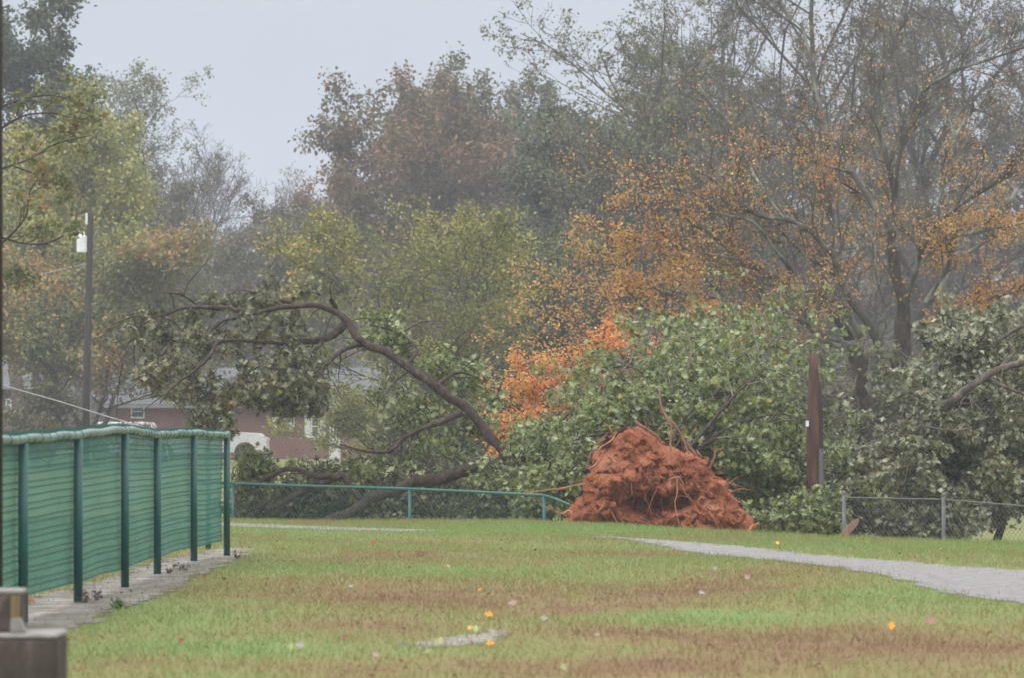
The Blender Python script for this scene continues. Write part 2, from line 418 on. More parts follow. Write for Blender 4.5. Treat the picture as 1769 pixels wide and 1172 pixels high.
def resample(pts, k):
    pts = np.asarray(pts, float); s = np.concatenate([[0], np.cumsum(np.linalg.norm(np.diff(pts[:, :3], axis=0), axis=1))])
    # smooth curve through the points
    n = len(pts); u = np.linspace(0, s[-1], k); out = np.zeros((k, pts.shape[1]))
    for c in range(pts.shape[1]):
        mgr = np.gradient(pts[:, c], s)
        i = np.clip(np.searchsorted(s, u) - 1, 0, n - 2); h = s[i + 1] - s[i]; t = (u - s[i]) / h
        out[:, c] = (1 + 2 * t) * (1 - t) ** 2 * pts[i, c] + t * (1 - t) ** 2 * h * mgr[i] + t * t * (3 - 2 * t) * pts[i + 1, c] + t * t * (t - 1) * h * mgr[i + 1]
    return out

def make_tree(name, label, cx, top, hw, D, leaf=None, nleaf=8000, lsize=.16, bark='bark_brown', seed=1, levels=(9, 6, 5), twig=0,
              cbase=.25, ang=.85, up=.25, spread=.12, rmin=.010, up_leaf=.4, tr=None, cat='tree', group=None, fork=0, tmpl=RHOMB, shape=1.0, leafmin=-9):
    """an upright tree: trunk, limbs, twigs, and leaves round the twigs"""
    r = np.random.default_rng(seed)
    bx = (cx - W_ / 2) / F * D; bz = float(ground_z(bx, D)) - .15
    Ht = CZ - (top - YH) / F * D - bz; Wd = hw / F * D
    root = empty(name, label, cat, (bx, D, bz), group)
    tr = tr or max(.07, Ht * .018)
    K = 9
    stems = []
    for s in range(1 + fork):
        p = np.zeros((K, 3)); a = r.uniform(0, 6.28)
        lean = (.22 if fork else .03) * Ht
        for k in range(K):
            f = k / (K - 1); p[k] = (math.cos(a) * lean * f ** 1.3, math.sin(a) * lean * f ** 1.3, Ht * .82 * f)
        p[1:, :2] += r.normal(size=(K - 1, 2)) * Ht * .012
        stems.append(p)
    T = np.array(stems); TR = np.tile(tr * (1 - .82 * np.linspace(0, 1, K) ** .8), (len(T), 1)) * (1 if not fork else .75)
    n1, n2, n3 = levels
    L1, R1 = spawn(r, T, TR, n1, .46 * shape, ang, up, .14, cbase, 7, rmin * 2)
    L2, R2 = spawn(r, L1, R1, n2, .55, .75, up * .7, .18, .2, 5, rmin * 1.3)
    L3, R3 = spawn(r, L2, R2, n3, .55, .8, up * .5, .2, .15, 4, rmin)
    groups = [(T, TR, 9), (L1, R1, 6), (L2, R2, 4), (L3, R3, 3)]
    last, lr = L3, R3
    if twig:
        L4, R4 = spawn(r, L3, R3, twig, .7, .7, up * .5, .2, .1, 3, rmin * .8); groups.append((L4, R4, 3)); last, lr = L4, R4
    allp = np.vstack([x[0].reshape(-1, 3) for x in groups])
    zs = Ht / np.percentile(allp[:, 2], 99.7); xs_ = Wd / np.percentile(np.abs(allp[:, 0]), 87)
    sc = np.array([xs_, xs_, zs])
    for i in range(len(groups)):
        groups[i] = (groups[i][0] * sc + np.array([bx, D, bz]), groups[i][1], groups[i][2])
    tubes_object('trunk', groups, M[bark], root)
    if leaf and nleaf:
        nleaf = int(nleaf * 1.45)
        src = groups[-1][0]
        i = r.integers(0, len(src), nleaf); t = r.uniform(.2, 1, (nleaf, 1))
        p, _, _ = poly_at(src[i], groups[-1][1][i], t); p = p[:, 0] + r.normal(size=(nleaf, 3)) * spread
        p = p[p[:, 2] > bz + .3]
        leaves_object('crown', p, lsize * r.uniform(.6, 1.3, len(p)), M[leaf], root, tmpl, up_leaf, .3, seed + 50)
    return root

# ------------------------------------------------------------------ leaf colours
G = lambda *c: c
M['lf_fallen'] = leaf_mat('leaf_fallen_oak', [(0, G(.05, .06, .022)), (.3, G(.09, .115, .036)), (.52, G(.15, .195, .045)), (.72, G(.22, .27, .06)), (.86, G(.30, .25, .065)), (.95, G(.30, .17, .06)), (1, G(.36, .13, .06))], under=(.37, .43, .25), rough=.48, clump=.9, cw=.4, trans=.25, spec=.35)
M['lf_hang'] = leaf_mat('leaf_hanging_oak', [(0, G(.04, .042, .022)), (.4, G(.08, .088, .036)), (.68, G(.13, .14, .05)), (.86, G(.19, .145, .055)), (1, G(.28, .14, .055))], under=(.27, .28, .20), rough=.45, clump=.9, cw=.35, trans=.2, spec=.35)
M['lf_right'] = leaf_mat('leaf_fallen_grey_oak', [(0, G(.045, .05, .025)), (.35, G(.08, .092, .038)), (.65, G(.13, .145, .055)), (.88, G(.21, .17, .065)), (1, G(.27, .13, .06))], under=(.40, .42, .32), rough=.45, clump=.9, cw=.4, trans=.22, spec=.35)
M['lf_orange'] = leaf_mat('leaf_orange', [(0, G(.34, .17, .09)), (.25, G(.54, .25, .11)), (.5, G(.64, .34, .10)), (.75, G(.64, .43, .11)), (1, G(.38, .36, .11))], clump=.7, cw=.35, trans=.35)
M['lf_bright'] = leaf_mat('leaf_bright_orange', [(0, G(.54, .15, .07)), (.35, G(.64, .23, .07)), (.7, G(.66, .33, .085)), (1, G(.52, .36, .10))], clump=.9, cw=.6, trans=.35)
M['lf_yelgreen'] = leaf_mat('leaf_yellow_green', [(0, G(.10, .12, .04)), (.4, G(.20, .215, .055)), (.7, G(.32, .30, .065)), (.9, G(.42, .32, .07)), (1, G(.48, .25, .07))], clump=.4, cw=.5)
M['lf_paleyel'] = leaf_mat('leaf_pale_yellow', [(0, G(.18, .20, .06)), (.5, G(.32, .32, .085)), (1, G(.46, .40, .10))], clump=.3, cw=.5)
M['lf_redtip'] = leaf_mat('leaf_green_red', [(0, G(.09, .115, .04)), (.4, G(.16, .175, .055)), (.62, G(.25, .21, .065)), (.8, G(.40, .20, .075)), (1, G(.48, .16, .085))], clump=.25, cw=.6)
M['lf_rust'] = leaf_mat('leaf_rust', [(0, G(.085, .085, .04)), (.4, G(.145, .11, .05)), (.7, G(.21, .12, .055)), (1, G(.27, .125, .065))], clump=.2, cw=.6)
M['lf_rustgreen'] = leaf_mat('leaf_rust_green', [(0, G(.19, .095, .06)), (.4, G(.14, .10, .05)), (.65, G(.10, .12, .05)), (1, G(.12, .17, .07))], clump=.16, cw=.7)
M['lf_dark'] = leaf_mat('leaf_dark_green', [(0, G(.04, .055, .03)), (.6, G(.075, .09, .045)), (1, G(.13, .12, .06))], clump=.3, cw=.5)
M['lf_ever'] = leaf_mat('leaf_evergreen', [(0, G(.05, .075, .045)), (.6, G(.085, .115, .06)), (1, G(.13, .16, .08))], clump=.3, cw=.5)
M['lf_olive'] = leaf_mat('leaf_olive', [(0, G(.085, .085, .05)), (.6, G(.14, .135, .07)), (1, G(.22, .17, .08))], clump=.25, cw=.5)
M['lf_brown'] = leaf_mat('leaf_brown', [(0, G(.085, .078, .058)), (.6, G(.145, .132, .088)), (.9, G(.22, .17, .09)), (1, G(.34, .19, .09))], clump=.25, cw=.4)
M['lf_pale'] = leaf_mat('leaf_pale_green', [(0, G(.13, .15, .09)), (.6, G(.20, .22, .12)), (1, G(.28, .26, .13))], clump=.3, cw=.5)
M['lf_near'] = leaf_mat('leaf_near_oak', [(0, G(.055, .08, .028)), (.5, G(.13, .15, .04)), (.8, G(.24, .20, .05)), (1, G(.40, .18, .05))], clump=.8, cw=.4)

# ------------------------------------------------------------------ background trees
T = make_tree
T('evergreen_tree', 'dark evergreen crown rising out of the top left corner', 25, -60, 92, 175, 'lf_ever', 26000, .24, seed=11, levels=(16, 6, 5), up=.1, cbase=.35, spread=.25)
T('maple_tree', 'pale yellow green maple behind the utility pole', 60, 158, 125, 160, 'lf_paleyel', 34000, .20, fork=2, seed=12, levels=(12, 6, 5), cbase=.3, spread=.24)
T('maple_tree', 'green maple turning red at its tips beside the utility pole', 150, 405, 165, 150, 'lf_redtip', 34000, .18, fork=2, seed=13, levels=(12, 7, 5), cbase=.27, spread=.28)
T('birch_tree', 'slender tree of thin pale green foliage against the sky, behind the yellow green maple', 205, 115, 85, 215, 'lf_pale', 7000, .20, 'twig_grey', seed=14, levels=(14, 6, 5), twig=3, up=.5, ang=.6, cbase=.15, spread=.2, rmin=.012)
T('bare_tree', 'bare grey tree tallest of those left of the sky gap', 340, 215, 95, 225, 'lf_brown', 1500, .16, 'twig_grey', seed=15, levels=(14, 7, 6), twig=4, up=.45, ang=.65, cbase=.15, rmin=.014, fork=2)
T('bare_tree', 'bushy half bare olive tree in front of the bare grey tree', 255, 250, 85, 212, 'lf_olive', 7000, .17, 'twig_grey', seed=16, levels=(14, 7, 5), twig=3, up=.45, ang=.65, cbase=.1, rmin=.013, fork=2)
T('bare_tree', 'low bare tree with olive leaves behind the brick house, left of the yellow tree', 430, 345, 95, 218, 'lf_olive', 12000, .18, 'twig_grey', seed=17, levels=(14, 7, 5), twig=2, up=.4, cbase=.08, rmin=.013, fork=1)
T('bare_tree', 'thin bare reddish treetop poking above the trees in the sky gap', 512, 288, 42, 275, 'lf_brown', 900, .18, 'twig_grey', seed=18, levels=(16, 6, 5), twig=2, up=.6, ang=.5, cbase=.15, rmin=.014)
T('oak_tree', 'small olive brown oak at the left foot of the big rust oak', 545, 318, 55, 245, 'lf_rust', 9000, .22, seed=19, levels=(11, 6, 5), cbase=.2, spread=.25)
T('bush_tree', 'hazy olive thicket tree above the roof of the brick house', 335, 405, 95, 206, 'lf_olive', 13000, .18, 'twig_grey', seed=20, levels=(13, 7, 5), twig=2, cbase=.05, rmin=.012, spread=.22)
T('bush_tree', 'hazy grey green thicket tree just left of the yellow green tree', 515, 395, 90, 204, 'lf_olive', 13000, .18, 'twig_grey', seed=21, levels=(13, 7, 5), twig=2, cbase=.05, rmin=.012, spread=.22)
T('oak_tree', 'big rust brown oak with its left edge against open sky', 684, 136, 130, 215, 'lf_rust', 30000, .27, seed=22, levels=(14, 6, 5), cbase=.35, spread=.3, fork=3)
T('oak_tree', 'tall oak of mixed rust and green, right of the big rust oak', 832, 124, 112, 228, 'lf_rustgreen', 30000, .27, seed=23, levels=(14, 6, 5), cbase=.35, spread=.3, fork=3)
T('pine_tree', 'narrow green treetop between the rust oaks and the tall bare trees', 937, 148, 45, 235, 'lf_ever', 10000, .22, seed=24, levels=(20, 6, 4), up=.05, cbase=.25, spread=.2)
T('evergreen_tree', 'dark grey green tree behind the orange leaves, right of the pine top', 985, 195, 115, 165, 'lf_dark', 30000, .20, seed=25, levels=(16, 7, 5), cbase=.1, spread=.3)
T('evergreen_tree', 'dark brownish tree filling the space behind the grey tree\'s left limbs', 1120, 170, 130, 172, 'lf_dark', 26000, .20, seed=26, levels=(16, 7, 5), cbase=.1, spread=.3)
T('bush_tree', 'dark green tree beside the right edge of the yellow green tree', 905, 410, 75, 140, 'lf_dark', 20000, .16, seed=27, levels=(13, 7, 5), cbase=.05, spread=.25)
T('maple_tree', 'round airy yellow green maple in the middle above the arched trunk', 735, 362, 175, 118, 'lf_yelgreen', 20000, .125, seed=28, levels=(13, 7, 5), twig=2, cbase=.18, spread=.16, fork=2)
T('tall_tree', 'tall sparse tree with small green leaves, its left side against the sky', 1120, -70, 140, 150, 'lf_pale', 10000, .15, 'twig_grey', seed=29, levels=(18, 7, 5), twig=3, up=.4, ang=.65, cbase=.25, rmin=.012)
T('tall_tree', 'tall dark stemmed bare tree running out of the top, behind the grey tree', 1400, -260, 200, 150, 'lf_brown', 16000, .15, 'bark_brown', seed=30, levels=(18, 7, 6), twig=3, up=.3, ang=.7, cbase=.15, rmin=.012, tr=.32)
T('tall_tree', 'tall bare tree running out of the top, right of the dark stemmed one', 1590, -200, 200, 180, 'lf_brown', 17000, .15, 'twig_grey', seed=31, levels=(18, 7, 6), twig=3, up=.35, ang=.7, cbase=.15, rmin=.012)
T('tall_tree', 'tall bare tree at the right edge of the view', 1790, -160, 190, 175, 'lf_brown', 16000, .15, 'twig_grey', seed=32, levels=(18, 7, 6), twig=3, up=.35, ang=.7, cbase=.12, rmin=.012)
T('tall_tree', 'tall twiggy tree filling the top between the sparse green one and the dark stemmed one', 1265, -150, 130, 190, 'lf_olive', 9000, .15, 'twig_grey', seed=43, levels=(18, 7, 6), twig=3, up=.4, ang=.65, cbase=.2, rmin=.012)
T('bush_tree', 'brown olive thicket tree behind the twin trunks of the grey tree', 1400, 90, 210, 205, 'lf_olive', 34000, .19, 'twig_grey', fork=2, seed=33, levels=(15, 7, 5), twig=2, cbase=.05, spread=.25)
T('bush_tree', 'brown thicket tree at the far right behind the grey tree', 1690, 60, 200, 200, 'lf_brown', 34000, .19, 'twig_grey', fork=2, seed=34, levels=(15, 7, 5), twig=2, cbase=.05, spread=.25)
T('maple_tree', 'bright orange young maple left of the root ball', 990, 556, 112, 78, 'lf_bright', 7000, .085, seed=35, levels=(13, 7, 5), cbase=.2, spread=.09, tmpl=RHOMB)
T('maple_tree', 'yellow orange young maple behind the fallen crown above the root ball', 1150, 440, 190, 88, 'lf_orange', 5000, .08, seed=36, levels=(13, 7, 5), cbase=.3, spread=.1)
T('dogwood_tree', 'low yellowing tree in front of the brick house', 652, 662, 84, 128, 'lf_yelgreen', 8000, .11, seed=37, levels=(12, 6, 5), cbase=.15, spread=.14)
T('shrub', 'dark green shrub under the bright orange maple', 870, 640, 85, 105, 'lf_dark', 14000, .11, seed=38, levels=(12, 6, 5), cbase=.05, spread=.15, cat='shrub')
T('shrub', 'rounded green shrub at the right end of the brick house', 770, 655, 80, 112, 'lf_olive', 12000, .11, seed=39, levels=(12, 6, 5), cbase=.05, spread=.15, cat='shrub')
T('shrub', 'green bush at the foot of the utility pole', 90, 668, 62, 146, 'lf_olive', 7000, .14, seed=40, levels=(12, 6, 5), cbase=.05, spread=.15, cat='shrub')
T('bare_tree', 'small dark bare tree standing beside the white truck', 355, 640, 45, 150, None, 0, .1, seed=41, levels=(9, 5, 4), twig=2, cbase=.3, rmin=.008)
T('bare_tree', 'thin dark trunk standing behind the grey fence at lower right', 1728, 560, 60, 64, 'lf_right', 900, .12, 'bark_dark', seed=42, levels=(9, 5, 4), cbase=.45, tr=.09)

T('shrub', 'dull olive shrub behind the broken pole and the fallen crown', 1390, 610, 95, 112, 'lf_olive', 9000, .12, seed=44, levels=(12, 6, 5), cbase=.05, spread=.16, cat='shrub')
T('shrub', 'brown olive shrub seen between the twin trunks of the grey tree', 1525, 600, 85, 116, 'lf_brown', 10000, .12, seed=45, levels=(12, 6, 5), cbase=.05, spread=.16, cat='shrub')
T('shrub', 'dull shrub behind the toppled crown at the right edge', 1700, 600, 110, 114, 'lf_olive', 10000, .12, seed=46, levels=(12, 6, 5), cbase=.05, spread=.16, cat='shrub')

# far wood: one mass
def woods():
    r = np.random.default_rng(99); pts = []; tru = []; rad = []
    for i in range(110):
        D = r.uniform(290, 420); px = r.uniform(-150, 1900); x = (px - W_ / 2) / F * D
        h = (YH - r.uniform(360, 440)) / F * D * (1.15 if px > 900 else 1); w = r.uniform(2.5, 4.5)
        n = 900; u = unit(r.normal(size=(n, 3))) * r.uniform(.5, 1, (n, 1)) ** .5
        pts.append(np.array([x, D, h * .5]) + u * np.array([w, w, h * .5]) + r.normal(size=(n, 3)) * .4)
        tru.append(np.array([[x, D, 0], [x + r.normal() * .4, D, h * .4], [x + r.normal() * .8, D, h * .95]])); rad.append([.2, .14, .03])
    p = np.vstack(pts); p = p[p[:, 2] > 0]
    o = leaves_object('distant_woods', p, r.uniform(.45, .9, len(p)), M['lf_brown'], None)
    tag(o, 'hazy wood closing the view behind the nearer trees', 'woods', kind='stuff')
woods()

# ------------------------------------------------------------------ traced branches
def trace(pts, Ds, k=None, r=None):
    """pts: (px, py, half width px); Ds depth at both ends"""
    n = len(pts); D = np.linspace(Ds[0], Ds[1], n) if not hasattr(Ds, '__len__') or len(Ds) == 2 else np.array(Ds)
    a = np.array([[*P(x, y, d), hw / F * d] for (x, y, hw), d in zip(pts, D)])
    return resample(a, k or 4 * n)
def shrink(f, pts, Ds, k=None): return trace([(x, y, w * f) for x, y, w in pts], Ds, k)
def rough_limbs(limbs, seed=1, amp=.12):
    """make limbs irregular, return tube groups"""
    r = np.random.default_rng(seed); out = []
    for a in limbs:
        k = len(a); p = a[:, :3].copy(); rr = a[:, 3].copy()
        nz = np.interp(np.arange(k), np.arange(0, k + 3, 3), r.normal(size=len(np.arange(0, k + 3, 3)))); rr *= 1 + nz * amp * .6
        m_ = len(np.arange(0, k + 4, 4)); kn = r.normal(size=(m_, 3)) * .3
        p += np.stack([np.interp(np.arange(k), np.arange(0, k + 4, 4), kn[:, c]) for c in range(3)], 1) * rr[:, None] + r.normal(size=(k, 3)) * rr[:, None] * .06
        out.append((p[None], rr[None], 10))
    return out
def sprays(r, centres, nl, length, spread, droop=.4):
    """twigs with leaves round them"""
    n = len(centres); d = r.normal(size=(n, 3)); d[:, 2] -= droop; d = unit(d)
    K = 4; P_ = [centres - d * length * .5]; cur = P_[0]
    for j in range(K - 1):
        d = unit(d + r.normal(size=d.shape) * .25 + np.array([0, 0, -.1 * droop])); cur = cur + d * (length / (K - 1)); P_.append(cur)
    P_ = np.stack(P_, 1); R = np.tile(np.linspace(.008, .004, K), (n, 1)) * r.uniform(.7, 1.6, (n, 1))
    t = r.uniform(.1, 1, (n, nl)); p, _, _ = poly_at(P_, R, t)
    p = p + r.normal(size=p.shape) * spread
    return P_, R, p.reshape(-1, 3)
def blob(r, px, py, rx, ry, D, rd, n, shell=.45):
    m = max(2, n // 5)
    u = unit(r.normal(size=(m, 3))) * r.uniform(shell, 1, (m, 1)) ** (1 / 2.)
    u = u[r.integers(0, m, n)] + r.normal(size=(n, 3)) * .12
    c = P(px, py, D); return c + u * np.array([rx / F * D, rd, ry / F * D])
def above_ground(p, m=.05): return p[p[:, 2] > ground_z(p[:, 0], p[:, 1]) + m]

def boughs(r, starts, targets, leafmat, size, root, seed, nleaf, out):
    """broken crown: boughs from the lying stem to the targets, drooping past them"""
    A = []
    for (x, y, D) in targets:
        s_ = starts[r.integers(0, len(starts))] + r.normal(size=3) * np.array([.3, .4, .15]); t = P(x, y, D)
        mid = (s_ + t) / 2 + np.array([0, 0, .35]) + r.normal(size=3) * .2; end = t + unit(t - s_) * .25 + np.array([r.normal() * .2, r.normal() * .2, -.15])
        A.append(resample(np.vstack([s_, mid, t, end]), 9))
    A = np.array(A); R = np.tile(np.linspace(.028, .008, 9), (len(A), 1))
    L2, R2 = spawn(r, A, R, 9, .25, .75, .02, .2, .3, 6, .008, droop=.05)
    L3, R3 = spawn(r, L2, R2, 5, .55, .7, 0, .25, .2, 4, .004, droop=.12)
    out += [(A, R, 6), (L3, R3, 3)]; tubes_object('limbs', [(L2, R2 * 1.25, 5)], M['twig_pale'], root)
    i = r.integers(0, len(L3), nleaf); t = np.clip(r.normal(.75, .25, (nleaf, 1)), 0, 1); p, _, _ = poly_at(L3[i], R3[i], t)
    return above_ground(p[:, 0] + r.normal(size=(nleaf, 3)) * .05)

# ---- fallen tree with the root ball
def fallen_tree():
    r = np.random.default_rng(5)
    base = (P(1140, 750, 58)[0], 58.0, -.85)
    root = empty('fallen_tree', 'uprooted oak with a red clay root ball and one arched limb over the green rail', 'fallen tree', base)
    limbs = [
        trace([(1100, 870, 20), (1010, 850, 18), (950, 827, 16), (905, 804, 14.5), (872, 790, 13)], (60.5, 64)),
        shrink(.74, [(880, 790, 13), (860, 768, 12.5), (835, 741, 12), (800, 705, 12), (755, 672, 11.5), (710, 640, 11), (665, 608, 10), (632, 594, 9.5), (612, 572, 9.5), (600, 555, 9), (583, 541, 8), (555, 529, 7), (520, 527, 6.5), (480, 531, 6), (431, 541, 5.2), (393, 533, 4.6), (355, 531, 4.2), (317, 531, 3.8), (286, 542, 3.3), (251, 550, 2.6), (235, 546, 2.2), (205, 556, 1.7), (180, 566, 1.2)], (64, 66), 90),
        trace([(600, 553, 7), (583, 568, 7), (568, 580, 7), (540, 590, 7), (508, 599, 6.5), (485, 613, 5.5), (467, 624, 5), (448, 632, 4), (418, 655, 3), (410, 672, 2.6), (404, 679, 2.4), (385, 685, 1.8), (368, 688, 1.2)], (65.5, 64)),
        trace([(562, 583, 4), (543, 605, 3.2), (522, 618, 2.6), (500, 635, 1.8)], (65.3, 64)),
        trace([(628, 596, 4.5), (601, 602, 4), (576, 621, 3.5), (541, 640, 3), (530, 660, 2.4), (519, 681, 1.6)], (65, 63.5)),
        trace([(508, 599, 3), (475, 594, 3.2), (430, 591, 3.2), (390, 588, 3.4), (375, 592, 3.2), (366, 610, 3), (355, 624, 3), (327, 648, 2.8), (300, 670, 2.4), (276, 698, 1.4)], (65, 63)),
        trace([(431, 541, 3), (405, 550, 2.6), (380, 556, 2.2), (362, 575, 1.8), (352, 590, 1.3)], (65.8, 65)),
        trace([(502, 521, 3.2), (470, 515, 3), (434, 503, 2), (415, 500, 1.5)], (65.9, 66)),
        trace([(337, 524, 1.6), (320, 512, 1.8), (300, 506, 1.6), (283, 506, 1.3)], (66, 66)),
        trace([(245, 550, 2.2), (238, 575, 2), (222, 595, 1.8), (208, 613, 1.5), (212, 630, 1.1)], (66, 65)),
        trace([(310, 565, 1.8), (295, 585, 1.6), (287, 610, 1.2)], (66, 65)),
        trace([(583, 541, 4), (578, 528, 4.5), (572, 516, 4)], (65.6, 65)),
        trace([(795, 715, 5.5), (770, 728, 5), (738, 739, 4.6), (700, 758, 4.2), (678, 778, 3.6), (650, 782, 3), (625, 780, 2.6), (588, 769, 1.6)], (64.2, 62.5)),
        shrink(.95, [(875, 797, 13), (845, 801, 12.5), (813, 810, 12), (764, 826, 11.5), (708, 838, 11), (663, 856, 10.5), (625, 875, 10), (585, 893, 9), (540, 915, 8)], (64, 64)),
        trace([(625, 866, 6), (606, 845, 6.5), (586, 824, 7), (565, 832, 6.5), (547, 837, 6.2), (514, 853, 5.6), (480, 873, 5), (455, 890, 4)], (64, 64.2)),
        trace([(590, 826, 5.5), (568, 824, 5), (547, 823, 4.8), (530, 815, 4.6), (514, 811, 4.4), (490, 813, 4.2), (470, 822, 3.8), (452, 831, 3.4), (423, 849, 2.6)], (64, 64.4)),
        trace([(470, 862, 3), (459, 870, 3), (445, 882, 3), (432, 897, 2.6)], (64.2, 64.3)),
        trace([(640, 560, 2), (690, 575, 2), (720, 600, 1.6)], (66, 66)),
        trace([(755, 668, 4), (775, 650, 3), (800, 645, 2), (815, 650, 1.2)], (64.5, 65)),
        trace([(700, 632, 3), (720, 605, 2.4), (700, 580, 1.8), (690, 570, 1.2)], (64.8, 66)),
    ]
    g_ = rough_limbs(limbs, 3)
    # procedural side twigs on the traced limbs
    for a in limbs[1:]:
        m = max(3, len(a) // 4)
        Lp, Rp = spawn(r, a[None, :, :3], a[None, :, 3], m, .0, .9); 
        ln = .75
        p, d, rr = poly_at(a[None, :, :3], a[None, :, 3], r.uniform(.2, 1, (1, m)))
        p = p[0]; d = d[0]; d = unit(d * .5 + unit(r.normal(size=d.shape)) + np.array([0, 0, -.25])); out = [p]; cur = p
        for j in range(4):
            d = unit(d + r.normal(size=d.shape) * .25 + np.array([0, 0, -.1])); cur = cur + d * (r.uniform(.1, .3, (m, 1))); out.append(cur)
        g_.append((np.stack(out, 1), np.tile(np.linspace(.012, .004, 5), (m, 1)), 4))
    # hanging foliage
    def fol(blobs, mat, nl, size, length, spread, seed, up=.1, droop=.8, name='crown'):
        rr = np.random.default_rng(seed)
        c = above_ground(np.vstack([blob(rr, *b) for b in blobs]))
        tw, tR, lp = sprays(rr, c, nl, length, spread)
        g_.append((tw, tR, 3)); lp = above_ground(lp)
        return leaves_object(name, lp, size * rr.uniform(.5, 1.3, len(lp)), M[mat], root, LOBED, up, droop, seed)
    hang = [  # px, py, rx, ry, D, depth, sprays
        (495, 665, 62, 46, 64, .6, 120), (470, 700, 45, 25, 64, .5, 45), (420, 660, 45, 40, 64, .6, 40), (520, 630, 50, 32, 64.5, .6, 50),
        (430, 520, 75, 14, 66, .5, 36), (466, 490, 7, 14, 66, .15, 9), (530, 502, 16, 12, 66, .2, 14), (390, 580, 60, 40, 65, .6, 55),
        (490, 570, 50, 28, 65, .5, 55), (320, 570, 45, 30, 65.5, .5, 32), (265, 600, 30, 55, 65.5, .5, 48), (240, 560, 25, 20, 66, .3, 14), (285, 650, 45, 35, 64.5, .5, 46), (300, 690, 25, 20, 64, .4, 16), (345, 665, 45, 22, 64.5, .5, 34), (345, 720, 25, 14, 64, .3, 14), (560, 690, 26, 26, 64.5, .4, 18),
        (375, 700, 40, 32, 64, .5, 40), (392, 735, 12, 12, 63.5, .2, 7), (258, 530, 20, 16, 66, .3, 12), (350, 515, 25, 12, 66, .3, 12),
        (193, 578, 12, 8, 66, .2, 4)]
    mid = [(650, 565, 45, 30, 66, .6, 46), (685, 600, 35, 25, 66, .6, 34), (735, 625, 45, 25, 66, .6, 36), (790, 660, 60, 40, 66, .8, 66), (835, 655, 25, 20, 66, .4, 14),
           (700, 690, 70, 40, 65.5, .8, 60), (780, 740, 60, 35, 64.5, .7, 40), (840, 700, 40, 40, 66, .7, 36), (640, 680, 30, 25, 66, .5, 14), (700, 760, 70, 30, 65.8, .6, 40),
           (500, 818, 90, 16, 66, .7, 45), (430, 808, 35, 18, 66, .6, 26), (446, 789, 24, 9, 65, .4, 14), (630, 810, 60, 22, 66, .7, 50), (760, 785, 70, 20, 66.2, .6, 36), (850, 830, 50, 25, 66, .6, 40)]
    low = [(480, 870, 100, 32, 66.2, .9, 190), (620, 872, 110, 30, 66, .9, 190), (760, 868, 110, 28, 66, .9, 190), (880, 868, 80, 32, 64.6, .6, 150), (455, 812, 60, 10, 66, .5, 26), (600, 818, 60, 12, 66, .5, 30), (560, 850, 100, 22, 66.5, .8, 90), (700, 845, 100, 22, 66.5, .8, 100)]
    big = [(960, 800, 75, 55, 63, 1.0, 200), (1060, 760, 80, 60, 64, 1.2, 230), (1150, 730, 100, 45, 65, 1.4, 190), (1250, 760, 90, 70, 64, 1.4, 270), (1240, 680, 80, 40, 66, 1.2, 60),
           (1330, 810, 90, 95, 62.5, 1.2, 400), (1340, 735, 60, 45, 64.5, 1.2, 110), (1390, 895, 70, 40, 60.5, .8, 150), (930, 850, 50, 40, 62, .7, 110), (965, 825, 45, 40, 60.6, .35, 80), (1330, 900, 50, 30, 59.5, .4, 60)]
    st_ = [P(1150, 800, 60.5), P(1200, 780, 62), P(1240, 790, 64), P(1290, 800, 65), P(1050, 820, 62)]
    tg = [(905, 725, 64), (935, 745, 62.5), (960, 715, 65), (1000, 690, 66), (1025, 640, 66), (1050, 625, 65), (1075, 660, 63), (1105, 600, 66), (1135, 640, 63.5), (1150, 575, 67), (1175, 610, 64), (1200, 560, 66), (1225, 600, 63), (1255, 555, 66), (1270, 620, 62.5),
          (1300, 575, 66), (1320, 640, 62.5), (1345, 590, 66), (1370, 650, 63), (1400, 605, 67), (1425, 730, 64), (1380, 730, 61.5), (1290, 700, 61), (1210, 680, 61), (1110, 690, 61.5), (1040, 700, 61.5), (985, 745, 61), (1330, 780, 60.5), (1400, 800, 61), (1270, 760, 60.3), (1450, 780, 63), (895, 790, 62), (1160, 660, 61.5)]
    tg = [(x, y + (22 if x < 1100 else 10), d) for x, y, d in tg]
    lp = boughs(np.random.default_rng(61), st_, tg, None, .12, root, 61, 20000, g_)
    leaves_object('crown', lp, .11 * np.random.default_rng(62).uniform(.5, 1.35, len(lp)), M['lf_fallen'], root, LOBED, 0, 1., 62)
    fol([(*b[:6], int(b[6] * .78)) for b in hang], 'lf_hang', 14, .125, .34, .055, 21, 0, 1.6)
    fol([(*b[:6], int(b[6] * .7)) for b in mid], 'lf_fallen', 14, .115, .36, .07, 22, 0, 1.)
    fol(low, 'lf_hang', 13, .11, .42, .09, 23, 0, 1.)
    fol([(*b[:6], int(b[6] * 1.0), .15) for b in big], 'lf_fallen', 20, .115, .44, .075, 24, 0, 1.)
    # pale bare stems in the heap
    st = []
    for pts in ([(1180, 560, 2.4), (1195, 610, 2.2), (1185, 650, 2.2), (1180, 690, 1.8), (1188, 720, .8)], [(1195, 615, 2), (1225, 590, 1.8), (1260, 570, 1.3)], [(1275, 690, 2), (1290, 720, 1.8), (1278, 745, 1.6)],
                [(1320, 740, 2.6), (1350, 728, 2.6), (1385, 726, 2)], [(1240, 640, 1.6), (1255, 690, 1.6), (1285, 750, 1.4)], [(930, 790, 2.2), (985, 800, 2), (1030, 815, 1.6)], [(1305, 745, 2.5), (1345, 720, 2.5), (1362, 700, 2)], [(1300, 560, 2.5), (1306, 590, 3), (1310, 610, 2.4)]):
        st.append(trace(pts, (62.0, 61.6)))
    for x in rough_limbs([a * np.array([1, 1, 1, .6]) for a in st], 8): tubes_object('bare_stem', [x], M['twig_pale'], root)
    tubes_object('trunk', g_, M['bark_dark'], root)

